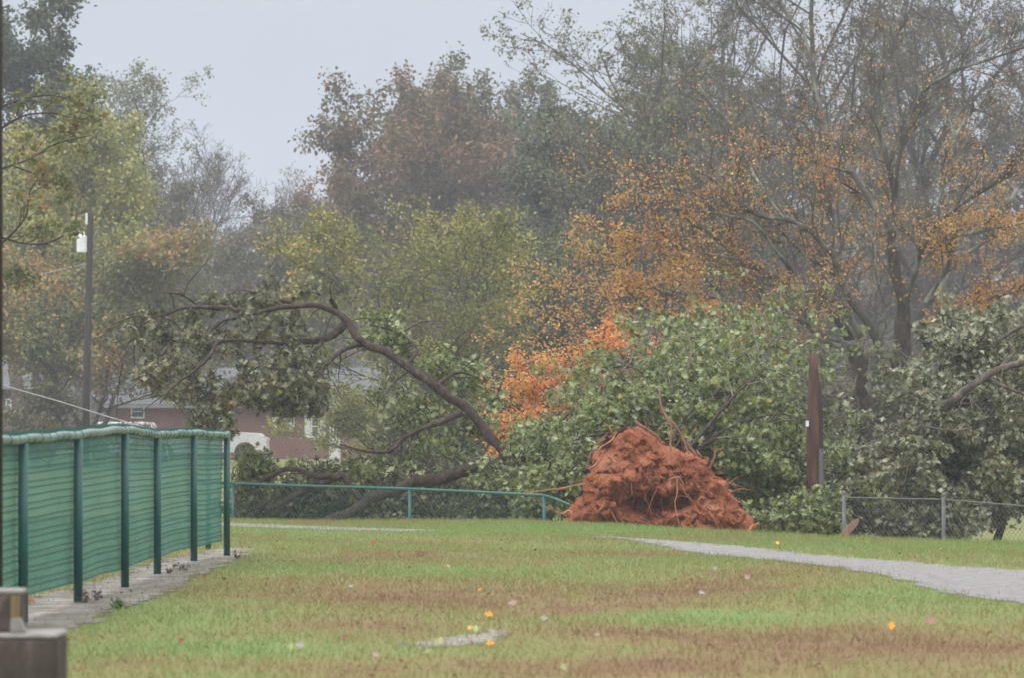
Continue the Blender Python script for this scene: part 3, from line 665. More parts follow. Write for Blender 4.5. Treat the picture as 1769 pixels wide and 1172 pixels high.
    # root ball: the torn-up plate of clay
    out_px = [(962, 935), (975, 905), (985, 880), (996, 862), (1010, 842), (1016, 815), (1024, 790), (1040, 768), (1058, 752), (1075, 746), (1090, 741), (1105, 740), (1120, 744), (1132, 752), (1143, 765), (1158, 776), (1175, 780), (1192, 785), (1207, 790),
              (1222, 792), (1230, 806), (1240, 818), (1252, 832), (1256, 842), (1262, 858), (1272, 868), (1285, 882), (1298, 896), (1305, 912), (1310, 940)]
    D0 = 57.6
    ol = np.array([P(x, y, D0)[[0, 2]] for x, y in out_px]); ol = resample(ol, 150)
    ol = np.vstack([ol, [[ol[-1, 0] + .05, -1.1], [ol[0, 0] - .05, -1.1]]])
    # close the bottom with points
    bot = np.stack([np.linspace(ol[-2, 0], ol[-1, 0], 40), np.full(40, -1.15)], 1)
    ol = np.vstack([ol[:-2], bot])
    c = np.array([P(1130, 860, D0)[0], -.1]); n = len(ol); K = 70
    V = []; 
    for side, depth in ((-1, .75), (1, .9)):
        for k in range(K + 1):
            f = k / K; rad_ = 1 - f            # 1 at the rim
            ring = c + (ol - c) * (rad_ if k < K else .002)
            dep = depth * math.sqrt(max(0, 1 - rad_ ** 2.2))
            for (x, z) in ring:
                q0 = Vector((x * 1.3, side * 7 + .3, z * 1.3))
                nz = noise.fractal(q0, 1.0, 2.0, 6) * .26 + abs(noise.noise(q0 * 2.6)) * .26 - .10 + noise.fractal(q0 * 7, .8, 2.0, 5) * .07
                vo = noise.voronoi(q0 * 2.7 + Vector((x * .3, 0, 0)))[0]; nz += .17 * min(1, (vo[1] - vo[0]) * 2.4) - .08; vo = noise.voronoi(q0 * 7)[0]; nz += .05 * min(1, (vo[1] - vo[0]) * 2.5)
                # hollows under overhangs
                hol = -max(0, noise.noise(Vector((x * 1.6 + 4, 2.2, z * 2.2)))) * 1.25
                y = D0 + side * (dep + (nz + (hol if side < 0 else 0)) * min(1, .35 + 2 * f))
                e = noise.fractal(q0 * 5, .8, 2, 4) * .07 * (1 - f * .3)
                V.append((x + e, y, z + noise.fractal(q0 * 5 + Vector((9, 1, 3)), .8, 2, 4) * .07))
    V = np.array(V); R_ = (K + 1) * n
    faces = []
    idx = np.arange(R_).reshape(K + 1, n)
    q1 = np.stack([idx[:-1], np.roll(idx[:-1], -1, 1), np.roll(idx[1:], -1, 1), idx[1:]], -1).reshape(-1, 4)
    q2 = q1[:, ::-1] + R_
    rim = np.stack([idx[0], idx[0] + R_, np.roll(idx[0], -1) + R_, np.roll(idx[0], -1)], -1)
    al = np.vstack([q1, q2, rim])
    mesh_np('root_ball', V, np.full(len(al), 4), al.ravel(), M['clay'], root, True)
    front = V[:R_].reshape(K + 1, n, 3)
    def front_y(x, z):
        d2 = (V[:R_, 0] - x) ** 2 + (V[:R_, 2] - z) ** 2; return V[np.argmin(d2), 1]
    # clods on the face
    mb = MB(); ico = bpy.data.meshes.new('tmp'); 
    for i in range(150):
        k = r.integers(3, K - 4); j = r.integers(0, 150); pt = front[k, j]
        if pt[2] < -.9: continue
        s = r.gamma(1.6, .02) + .012
        vs = unit(r.normal(size=(14, 3)))
        import bmesh
        bm = bmesh.new()
        for vv in vs: bm.verts.new(Vector(pt + vv * s * r.uniform(.7, 1.2, 3) * np.array([1.2, .7, .8])))
        res = bmesh.ops.convex_hull(bm, input=bm.verts)
        bm.verts.index_update(); used = sorted({v.index for f in bm.faces for v in f.verts}); mp = {u: a for a, u in enumerate(used)}
        bm.verts.ensure_lookup_table()
        mb.add([bm.verts[u].co[:] for u in used], [tuple(mp[v.index] for v in f.verts) for f in bm.faces]); bm.free()
    o = mb.build('clod', M['clay'], root, True); tag(o, kind='stuff')
    # named roots, each its own
    def rt(pts, dd, mat='root'):
        a = []
        for i, (x, y, hw) in enumerate(pts):
            d = dd[0] + (dd[1] - dd[0]) * i / (len(pts) - 1); p0 = P(x, y, d); a.append([*p0, .52 * hw / F * d])
        a = resample(np.array(a), 5 * len(pts)); g0 = rough_limbs([a], r.integers(1e6), .2)
        tubes_object('root', g0, M[mat], root)
    rt([(1141, 672, 2.6), (1140, 690, 3), (1144, 706, 3.2), (1152, 722, 3.4), (1160, 740, 3.4), (1158, 765, 3.2), (1159, 790, 2.8), (1162, 806, 1.6)], (57.2, 56.4), 'root_dark')
    rt([(1139, 706, 2.6), (1150, 720, 3.4), (1165, 735, 4), (1178, 755, 4.4), (1190, 770, 4.2), (1202, 790, 4)], (57.1, 56.9), 'root_dark')
    rt([(1152, 722, 3), (1170, 742, 3), (1182, 765, 3), (1190, 785, 2.4)], (57.0, 56.7), 'root_dark')
    rt([(1098, 728, 5), (1110, 738, 5.5), (1125, 748, 5), (1142, 764, 3)], (57.3, 57.0), 'root_dark')
    rt([(1064, 748, 2.4), (1060, 758, 3.4), (1050, 766, 3.2), (1036, 776, 2.6), (1028, 790, 2), (1024, 802, 1.4)], (57.1, 56.9))
    rt([(1042, 780, 2), (1036, 795, 3), (1026, 806, 3), (1016, 812, 2)], (57, 56.8), 'root_pale')
    rt([(1030, 800, 1.4), (1024, 780, 1.2), (1040, 760, 1.2), (1050, 748, .9)], (57, 57))
    rt([(1048, 785, 3.4), (1056, 795, 3.8), (1066, 801, 2.4)], (56.5, 56.5), 'root_pale')
    rt([(974, 888, 4.5), (984, 884, 4.5), (988, 895, 3.6), (984, 908, 2.6), (986, 918, 1.8)], (56.7, 56.6), 'root_pale')
    rt([(1246, 776, 3.4), (1236, 780, 3), (1232, 795, 4), (1226, 812, 4.5)], (57.3, 57.2), 'root_dark')
    rt([(1203, 778, 2.4), (1208, 786, 3.2), (1212, 792, 2.4)], (56.9, 56.9), 'root_pale')
    rt([(1275, 824, 1.8), (1262, 834, 2.2), (1250, 842, 2.6)], (57.4, 57.3), 'root_dark')
    rt([(1310, 906, 4), (1300, 910, 4.5), (1292, 920, 3), (1284, 925, 2)], (56.6, 56.4), 'root')
    rt([(960, 848, 1.8), (985, 842, 2), (1003, 838, 1.8), (1020, 836, 1.2)], (57.2, 57), 'root_pale')
    rt([(905, 853, 1.2), (930, 850, 1.6), (960, 846, 1.8), (990, 840, 1.6)], (57.6, 57.3), 'root')
    rt([(1170, 830, 2), (1170, 850, 2), (1166, 870, 1.8), (1170, 895, 1.6), (1174, 914, 1)], (56.4, 56.3), 'root_pale')
    rt([(1160, 838, 1.4), (1155, 832, 2), (1172, 826, 2.2), (1182, 842, 2)], (56.4, 56.4), 'root_pale')
    rt([(1045, 868, 3), (1040, 878, 3), (1033, 884, 2)], (56.5, 56.5), 'root')
    rt([(1262, 858, 2), (1272, 866, 2), (1284, 872, 1.2)], (57.2, 57.2), 'root')
    rt([(1056, 885, 1.6), (1064, 900, 1.6), (1066, 912, 1.2)], (56.6, 56.6), 'root_pale')
    # hanging rootlets, part of the ragged face
    L0 = []; Rr = []
    for i in range(380):
        k = r.integers(0, K - 6); j = r.integers(0, 150); pt = front[k, j].copy()
        if pt[2] < -.8: continue
        d = unit(np.array([r.normal() * .7, -.5 - abs(r.normal()) * .3, -.7 + r.normal() * .6])); ps = [pt + np.array([0, .03, 0])]
        ln = r.gamma(2.2, .11)
        for q_ in range(5):
            d = unit(d + r.normal(size=3) * .3 + np.array([0, .08, -.18])); ps.append(ps[-1] + d * ln / 5)
        L0.append(ps); Rr.append(np.linspace(1, .4, 6) * r.uniform(.002, .0075))
    for i in range(70):      # ragged fringe standing off the rim
        j = r.integers(0, 148); pt = front[0, j].copy(); outw = unit(np.array([pt[0] - c[0], 0, pt[2] - c[1]])); ps = [pt - outw * .05]
        d = unit(outw + r.normal(size=3) * .5); ln = r.gamma(2, .10)
        for q_ in range(5):
            d = unit(d + r.normal(size=3) * .3 + np.array([0, 0, -.08])); ps.append(ps[-1] + d * ln / 5)
        L0.append(ps); Rr.append(np.linspace(1, .35, 6) * r.uniform(.004, .011))
    o = tubes_object('rootlet', [(np.array(L0), np.array(Rr), 4)], M['root'], root); tag(o, kind='stuff')
    return root
M['twig_pale'] = noise_mat('twig_pale', [(0, (.10, .09, .075)), (1, (.23, .21, .18))], 6, .85)
fallen_tree()

# ---- second fallen crown at the right
def fallen_right():
    r = np.random.default_rng(15); base = (P(1680, 750, 63)[0], 63.0, -.85)
    root = empty('fallen_tree', 'toppled oak crown heaped behind the grey wire fence, its rough limb rising to the right', 'fallen tree', base)
    limbs = [shrink(.72, [(1596, 750, 8), (1612, 733, 9), (1630, 712, 10), (1658, 683, 10.5), (1691, 662, 10), (1723, 640, 9), (1769, 627, 9), (1830, 612, 8), (1900, 600, 6)], (61.5, 61.5)),
             trace([(1700, 655, 4), (1735, 668, 3.5), (1769, 680, 3), (1810, 690, 2)], (61.6, 61)),
             trace([(1730, 636, 4), (1745, 622, 3), (1752, 605, 2.2), (1742, 592, 1.4)], (61.6, 62)),
             trace([(1735, 585, 2), (1752, 572, 3), (1775, 560, 3), (1810, 545, 2)], (63, 62.5)),
             trace([(1455, 800, 2), (1490, 795, 2.4), (1530, 806, 2.2), (1560, 812, 1.6)], (61.5, 61.5)),
             trace([(1545, 690, 2), (1570, 680, 1.8), (1600, 690, 1.4)], (62, 62))]
    g_ = rough_limbs(limbs, 4)
    blobs = [(1450, 800, 60, 40, 64.5, 1.1, 110), (1470, 860, 80, 65, 62.5, 1.0, 280), (1560, 835, 90, 60, 64, 1.3, 280), (1580, 895, 110, 45, 61.5, .9, 270), (1650, 690, 60, 45, 65, 1., 110), (1720, 670, 60, 50, 65.5, 1., 120),
             (1700, 770, 90, 70, 63.5, 1.2, 330), (1790, 740, 70, 90, 64, 1.2, 190), (1700, 850, 110, 50, 63, 1., 260), (1790, 850, 60, 50, 63, .9, 110), (1640, 890, 60, 40, 61.5, .8, 110)]
    st_ = [P(1610, 760, 63), P(1650, 720, 63.5), P(1700, 740, 64.5), P(1560, 800, 63), P(1780, 700, 64)]
    tg = [(1450, 770, 64), (1480, 785, 62.5), (1590, 640, 66), (1610, 600, 66), (1640, 580, 66), (1665, 610, 64), (1690, 565, 66), (1715, 590, 64), (1740, 570, 66), (1770, 580, 65), (1800, 560, 65), (1760, 640, 63), (1690, 660, 66),
          (1620, 670, 65), (1740, 700, 62), (1680, 740, 61.8), (1600, 780, 61), (1520, 790, 61), (1460, 800, 61), (1790, 660, 64), (1640, 640, 63.5), (1720, 790, 61.5), (1560, 840, 60.5)]
    lb = boughs(np.random.default_rng(63), st_, tg, None, .12, root, 63, 20000, g_)
    leaves_object('crown', lb, .115 * np.random.default_rng(64).uniform(.5, 1.35, len(lb)), M['lf_right'], root, LOBED, 0, 1., 64)
    c = above_ground(np.vstack([blob(r, *b) for b in blobs]))
    gap = inpoly((c[:, [0, 2]] / c[:, 1:2] * F) * np.array([1, -1]) + np.array([W_ / 2, YH + CZ / 62 * F]), [(1680, 900), (1760, 890), (1780, 960), (1670, 960)])
    c = c[~gap]
    tw, tR, lp = sprays(r, c, 20, .44, .075); lp = above_ground(lp)
    leaves_object('crown', lp, .115 * r.uniform(.5, 1.3, len(lp)), M['lf_right'], root, LOBED, 0, 1., 33)
    st = [trace(p, (61.2, 61.2)) for p in ([(1735, 600, 1.8), (1732, 640, 1.6), (1728, 660, 1.2)], [(1590, 735, 1.8), (1640, 745, 2), (1680, 740, 1.4)], [(1455, 690, 2), (1475, 670, 1.6), (1480, 650, 1.2)])]
    for x in rough_limbs([a * np.array([1, 1, 1, .6]) for a in st], 9): tubes_object('bare_stem', [x], M['twig_pale'], root)
    g_.append((tw, tR, 3)); tubes_object('trunk', g_, M['bark_split'], root)
M['bark_split'] = noise_mat('bark_split', [(0, (.03, .024, .021)), (.5, (.085, .07, .06)), (1, (.20, .17, .15))], 10, .9, (1, 1, .6), .03, 22)
fallen_right()

# ---- large grey standing tree, traced limbs
def grey_tree():
    r = np.random.default_rng(25); D = 92; bx = P(1525, 750, D)[0]
    root = empty('grey_tree', 'large spreading grey barked maple with few orange leaves, twin trunks behind the fallen crown', 'tree', (bx, D, -.85))
    def tr(p, d0=0, d1=0): return trace(p, (D + d0, D + d1), 5 * len(p))
    limbs = [
        tr([(1512, 830, 22), (1508, 760, 20), (1503, 715, 18), (1493, 665, 17), (1482, 625, 14), (1474, 595, 11), (1452, 560, 8), (1430, 535, 4), (1412, 515, 1.5)]),
        tr([(1530, 830, 24), (1536, 760, 20), (1538, 712, 18), (1547, 650, 17), (1558, 600, 16), (1565, 561, 14), (1560, 520, 11), (1548, 470, 10), (1542, 397, 9)]),
        tr([(1503, 700, 12), (1510, 640, 13), (1518, 598, 13), (1512, 575, 11), (1499, 554, 10), (1475, 525, 9), (1461, 506, 9), (1450, 480, 8), (1447, 459, 8), (1437, 435, 7.5), (1420, 420, 6.5), (1395, 395, 5.5), (1370, 382, 5), (1303, 368, 4.5), (1260, 334, 4), (1215, 300, 3), (1174, 272, 2)], 0, -3),
        tr([(1435, 432, 6), (1442, 400, 5.5), (1442, 377, 5), (1428, 350, 5), (1420, 330, 4.5), (1425, 300, 4), (1432, 280, 3), (1425, 250, 2)], 0, 1),
        tr([(1490, 580, 8), (1450, 530, 6.5), (1400, 500, 6), (1340, 480, 5.5), (1280, 449, 5), (1237, 411, 4.5), (1189, 377, 4), (1141, 344, 3.2), (1108, 306, 2)], 0, -4),
        tr([(1542, 400, 8), (1530, 378, 8), (1514, 358, 7.5), (1490, 325, 7), (1471, 296, 7), (1450, 272, 6.5), (1437, 253, 6), (1423, 205, 5.5), (1409, 153, 5), (1399, 96, 4), (1385, 40, 3)], 0, 3),
        tr([(1545, 430, 7), (1547, 380, 6.5), (1547, 334, 6), (1533, 287, 5.5), (1519, 229, 5), (1512, 180, 4), (1520, 120, 3), (1530, 60, 2)], 0, 0),
        tr([(1547, 340, 5), (1550, 290, 5), (1566, 225, 4.6), (1590, 167, 4.2), (1605, 148, 4), (1660, 120, 3.4), (1769, 81, 2.4)], 0, -2),
        tr([(1562, 540, 8), (1575, 480, 7), (1595, 425, 6), (1633, 373, 5.2), (1695, 330, 4.5), (1762, 291, 3.4), (1820, 260, 2)], 0, -3),
        tr([(1580, 560, 7), (1620, 500, 6.5), (1650, 450, 6), (1690, 425, 5.5), (1735, 360, 5), (1770, 310, 4), (1800, 270, 3)], 0, 2),
        tr([(1600, 520, 5), (1640, 455, 5), (1645, 410, 4.4), (1690, 400, 4), (1769, 385, 2.4)], -1, -3),
        tr([(1480, 600, 8), (1440, 590, 7), (1400, 560, 6), (1350, 538, 5), (1284, 521, 4.5), (1218, 516, 4), (1151, 506, 3.4), (1069, 468, 2.2), (1020, 455, 1.4)], 0, -4),
        tr([(1475, 598, 7), (1440, 597, 6), (1410, 578, 5.5), (1390, 555, 5), (1330, 545, 3.6), (1270, 560, 2.6), (1200, 580, 1.6)], 0, -5),
        tr([(1450, 480, 5), (1430, 460, 4.6), (1390, 440, 4.2), (1350, 400, 3.8), (1320, 380, 3.4), (1260, 360, 3), (1180, 330, 2.4), (1110, 320, 1.8), (1040, 290, 1.2)], 0, -3),
        tr([(1360, 385, 4), (1320, 330, 3.8), (1290, 280, 3.4), (1275, 230, 3), (1240, 190, 2.4), (1200, 140, 1.8)], -1, 2),
        tr([(1471, 296, 4), (1440, 290, 3.6), (1400, 280, 3.4), (1350, 262, 2.8), (1290, 255, 2)], 0, -3),
        tr([(1370, 470, 4), (1330, 420, 3.6), (1300, 385, 3.2), (1240, 370, 2.8), (1160, 360, 2.2), (1080, 345, 1.5)], -2, -5),
        tr([(1547, 480, 6), (1520, 440, 5), (1500, 400, 4.6), (1485, 370, 4), (1478, 320, 3), (1490, 260, 2)], 0, 4),
        tr([(1566, 560, 8), (1590, 555, 6), (1640, 545, 5), (1690, 520, 4), (1769, 500, 3)], 0, -2),
        tr([(1280, 449, 3.5), (1230, 440, 3), (1170, 425, 2.6), (1100, 415, 2), (1040, 400, 1.4)], -3, -6),
        tr([(1350, 540, 3.5), (1300, 490, 3), (1240, 470, 2.6), (1150, 450, 2), (1060, 425, 1.4)], -2, -2),
        tr([(1620, 390, 4), (1625, 330, 4), (1640, 270, 3.4), (1660, 220, 2.8), (1700, 170, 2)], 0, 2)]
    for a in limbs[2:]: a[:, 3] *= .78
    g_ = rough_limbs(limbs, 6, .1)
    kk = 26
    main = np.array([resample(a, kk) for a in limbs[2:]])
    L2, R2 = spawn(r, main[:, :, :3], np.minimum(main[:, :, 3], .05), 16, .26, .6, .14, .16, .15, 6, .011)
    L3, R3 = spawn(r, L2, R2, 9, .5, .6, .12, .2, .15, 4, .008)
    L4, R4 = spawn(r, L3, R3, 6, .65, .6, .1, .2, .1, 3, .006)
    g_ += [(L2, R2, 5), (L3, R3, 4), (L4, R4, 3)]
    tubes_object('trunk', g_[:2], M['bark_dark'], root); tubes_object('limbs', g_[2:], M['bark_grey'], root)
    # sparse leaves, thickest on the low limbs
    n = 150000; i = r.integers(0, len(L4), n)
    p, _, _ = poly_at(L4[i], R4[i], r.uniform(.2, 1, (n, 1))); p = p[:, 0] + r.normal(size=(n, 3)) * .07
    py = YH - (p[:, 2] - CZ) / p[:, 1] * F; px = p[:, 0] / p[:, 1] * F + W_ / 2
    cl = np.array([noise.noise(Vector(q * 1.5)) for q in p])
    prob = np.interp(py, [0, 150, 300, 420, 520, 640], [.03, .10, .42, .85, 1, .9]) * np.clip(.30 + cl * .42, .05, .6)
    p = p[r.random(n) < prob]
    leaves_object('crown', p, .074 * r.uniform(.6, 1.3, len(p)), M['lf_orange'], root, RHOMB, .3, .5, 71)
grey_tree()

# ---- oak branches entering at the upper left
def left_oak():
    r = np.random.default_rng(35); D = 75; bx = P(-70, 750, D)[0]
    root = empty('oak_tree', 'nearer oak whose leafy branches reach in at the left edge above the fence', 'tree', (bx, D, -.85))
    def tr(p): return trace(p, (D, D - .5), 5 * len(p))
    limbs = [tr([(-70, 840, 22), (-68, 600, 19), (-60, 400, 15), (-66, 200, 11), (-60, 60, 6)]),
             tr([(-62, 480, 8), (-20, 435, 5), (20, 405, 3.6), (45, 370, 3), (52, 330, 2), (70, 300, 1.3)]),
             tr([(-62, 420, 6), (0, 410, 3.6), (40, 420, 3), (80, 420, 2.4), (120, 400, 1.8), (140, 388, 1.2)]),
             tr([(-64, 330, 7), (-20, 300, 4), (20, 285, 3.2), (60, 270, 2.8), (90, 250, 2.2), (130, 240, 1.6), (160, 232, 1.1)]),
             tr([(-64, 270, 6), (-10, 230, 3.6), (40, 200, 3), (90, 195, 2.4), (140, 205, 1.8), (165, 200, 1.2)]),
             tr([(-64, 220, 6), (-10, 190, 3.4), (40, 170, 2.6), (90, 165, 1.8), (150, 185, 1.2)]),
             tr([(20, 285, 2.6), (60, 300, 2), (100, 318, 1.6), (118, 322, 1)]), tr([(-30, 445, 4), (0, 470, 2.6), (30, 480, 1.8), (50, 470, 1)])]
    g_ = rough_limbs(limbs, 7)
    for a in limbs[1:]: a[:, 3] *= .6
    g_ = rough_limbs(limbs, 7)
    main = np.array([resample(a, 16) for a in limbs[1:]])
    L2, R2 = spawn(r, main[:, :, :3], np.minimum(main[:, :, 3], .02), 9, .3, .8, .1, .2, .35, 5, .006)
    g_.append((L2, R2, 4)); tubes_object('trunk', g_, M['bark_dark'], root)
    n = 1500; i = r.integers(0, len(L2), n)
    # leaves sit in tufts at the twig ends
    tt = np.clip(r.normal(.9, .12, (n, 1)), 0, 1); p, _, _ = poly_at(L2[i], R2[i], tt); p = p[:, 0] + r.normal(size=(n, 3)) * .08
    leaves_object('crown', p, .13 * r.uniform(.6, 1.25, n), M['lf_near'], root, LOBED, .4, .6, 72)
left_oak()

# ------------------------------------------------------------------ houses
def brick_mat(name, c1, c2, mortar):
    m, N, L, b = new_mat(name)
    tc = N.new("ShaderNodeTexCoord"); mp = N.new("ShaderNodeMapping"); mp.inputs["Rotation"].default_value = (math.radians(90), 0, 0)
    bt = N.new("ShaderNodeTexBrick"); bt.inputs["Scale"].default_value = 1
    bt.inputs["Brick Width"].default_value = .21; bt.inputs["Row Height"].default_value = .075; bt.inputs["Mortar Size"].default_value = .008
    bt.inputs["Color1"].default_value = (*c1, 1); bt.inputs["Color2"].default_value = (*c2, 1); bt.inputs["Mortar"].default_value = (*mortar, 1)
    L.new(tc.outputs["Object"], mp.inputs[0]); L.new(mp.outputs[0], bt.inputs[0])
    mx = N.new("ShaderNodeMix"); mx.data_type = 'RGBA'; mx.blend_type = 'MULTIPLY'; mx.inputs[0].default_value = .6
    L.new(bt.outputs[0], mx.inputs[6]); L.new(ramp(N, L, noise_fac(N, L, 1.2, 5), [(.3, (.6, .6, .6)), (.7, (1.2, 1.2, 1.2))]), mx.inputs[7])
    L.new(mx.outputs[2], b.inputs["Base Color"]); b.inputs["Roughness"].default_value = .85; return m
M['brick'] = brick_mat('red_brick', (.22, .075, .06), (.17, .06, .05), (.26, .2, .18))
M['brick_dark'] = brick_mat('dark_brick', (.12, .065, .06), (.09, .05, .05), (.15, .13, .12))
M['shingle'] = noise_mat('shingle', [(0, (.085, .09, .10)), (1, (.14, .145, .16))], 3, .8, (1, 6, 6), spec=.2)
M['white'] = plain('white_paint', (.72, .73, .72), .45)
M['glass'] = plain('window_glass', (.06, .07, .085), .08)
M['concrete'] = noise_mat('concrete', [(0, (.18, .18, .17)), (1, (.30, .30, .29))], 3, .85)
M['gutter'] = plain('gutter_paint', (.26, .27, .28), .5)
def house(label, x0, x1, D, base_y, eave_y, ridge_y, wins, doors=(), posts=(), brick='brick', depth=8.5):
    s = D / F; X = lambda px: (px - W_ / 2) * s; Z = lambda py: CZ - (py - YH) * s
    cx = X((x0 + x1) / 2); root = empty('brick_house', label, 'house', (cx, D, Z(base_y)))
    a, b_ = X(x0), X(x1); zb, ze, zr = Z(base_y) - .6, Z(eave_y), Z(ridge_y)
    mb = MB(); mb.box((a, D, zb + .5), (b_, D + depth, ze))
    for xx in (a, b_):   # gables
        t = .12 if xx == a else -.12
        mb.add([(xx, D, ze), (xx, D + depth, ze), (xx, D + depth / 2, zr), (xx + t, D, ze), (xx + t, D + depth, ze), (xx + t, D + depth / 2, zr)],
               [(0, 1, 2), (5, 4, 3), (0, 2, 5, 3), (1, 4, 5, 2), (0, 3, 4, 1)])
    mb.build('wall', M[brick], root)
    MB().box((a - .03, D - .03, zb), (b_ + .03, D + depth + .03, zb + .52)).build('foundation', M['concrete'], root)
    o = .45; sl = (zr - ze) / (depth / 2); ez = ze - o * sl
    prof = [(D - o, ez), (D + depth / 2, zr), (D + depth + o, ez), (D + depth + o, ez + .16), (D + depth / 2, zr + .17), (D - o, ez + .16)]
    v = [(a - o, y, z) for y, z in prof] + [(b_ + o, y, z) for y, z in prof]; n = 6
    rf = MB().add(v, [tuple(range(n)), tuple(range(2 * n - 1, n - 1, -1))] + [(i, i + n, (i + 1) % n + n, (i + 1) % n) for i in range(n)]).build('roof', M['shingle'], root)
    MB().box((a - o, D - o - .13, ez - .02), (b_ + o, D - o - .004, ez + .12)).build('gutter', M['gutter'], root)
    for (wx0, wx1, wy0, wy1, sh) in wins:
        A, B, z1, z0 = X(wx0), X(wx1), Z(wy0), Z(wy1)
        mbf = MB(); t = .07
        mbf.box((A, D - .06, z0), (A + t, D + .02, z1)); mbf.box((B - t, D - .06, z0), (B, D + .02, z1)); mbf.box((A + t, D - .06, z1 - t), (B - t, D + .02, z1)); mbf.box((A + t, D - .08, z0), (B - t, D + .02, z0 + t))
        mbf.box((A + t, D - .045, (z0 + z1) / 2 - .025), (B - t, D - .02, (z0 + z1) / 2 + .025))
        w = mbf.build('window', M['white'], root)
        pn = MB().box((A + t, D - .03, z0 + t), (B - t, D - .012, z1 - t)).build('pane', M['glass']); pn.parent = w
        pn.matrix_parent_inverse = w.matrix_world.inverted(); pn.location = tuple(-x for x in root.location)
        if sh:
            for q0, q1 in ((A - sh - .02, A - .02), (B + .02, B + sh + .02)):
                m3 = MB().box((q0, D - .05, z0 - .03), (q1, D - .005, z1 + .03))
                for kk in range(8):
                    zz = z0 + (z1 - z0) * (kk + .5) / 8; m3.box((q0 + .04, D - .058, zz - .03), (q1 - .04, D - .05, zz + .02))
                s_ = m3.build('shutter', M['white'], root)
    for (dx0, dx1, dy0, dy1) in doors:
        A, B, z1, z0 = X(dx0), X(dx1), Z(dy0), Z(dy1)
        d = MB().box((A, D - .05, z0), (B, D + .01, z1)); d.box((A + .12, D - .07, z0 + .15), (B - .12, D - .05, z0 + .85)); d.build('door', M['white'], root)
    for (px,) in posts:
        x = X(px); MB().box((x - .07, D - 1.6, Z(base_y) - .1), (x + .07, D - 1.46, ze - .2)).build('porch_post', M['white'], root)
    return root
house('long red brick ranch house with grey roof and white shuttered windows behind the arched limb', 196, 872, 186, 797, 699, 640,
      [(481, 498, 723, 745, .28), (537, 552, 719, 757, .28), (226, 250, 700, 724, 0), (690, 712, 716, 752, .28), (760, 782, 716, 752, .28)], [(569, 588, 727, 797)], [(655,), (720,)])
house('dark brick house at the left edge behind the red tipped maple', -200, 62, 190, 790, 668, 620, [(10, 20, 690, 712, 0)], brick='brick_dark')

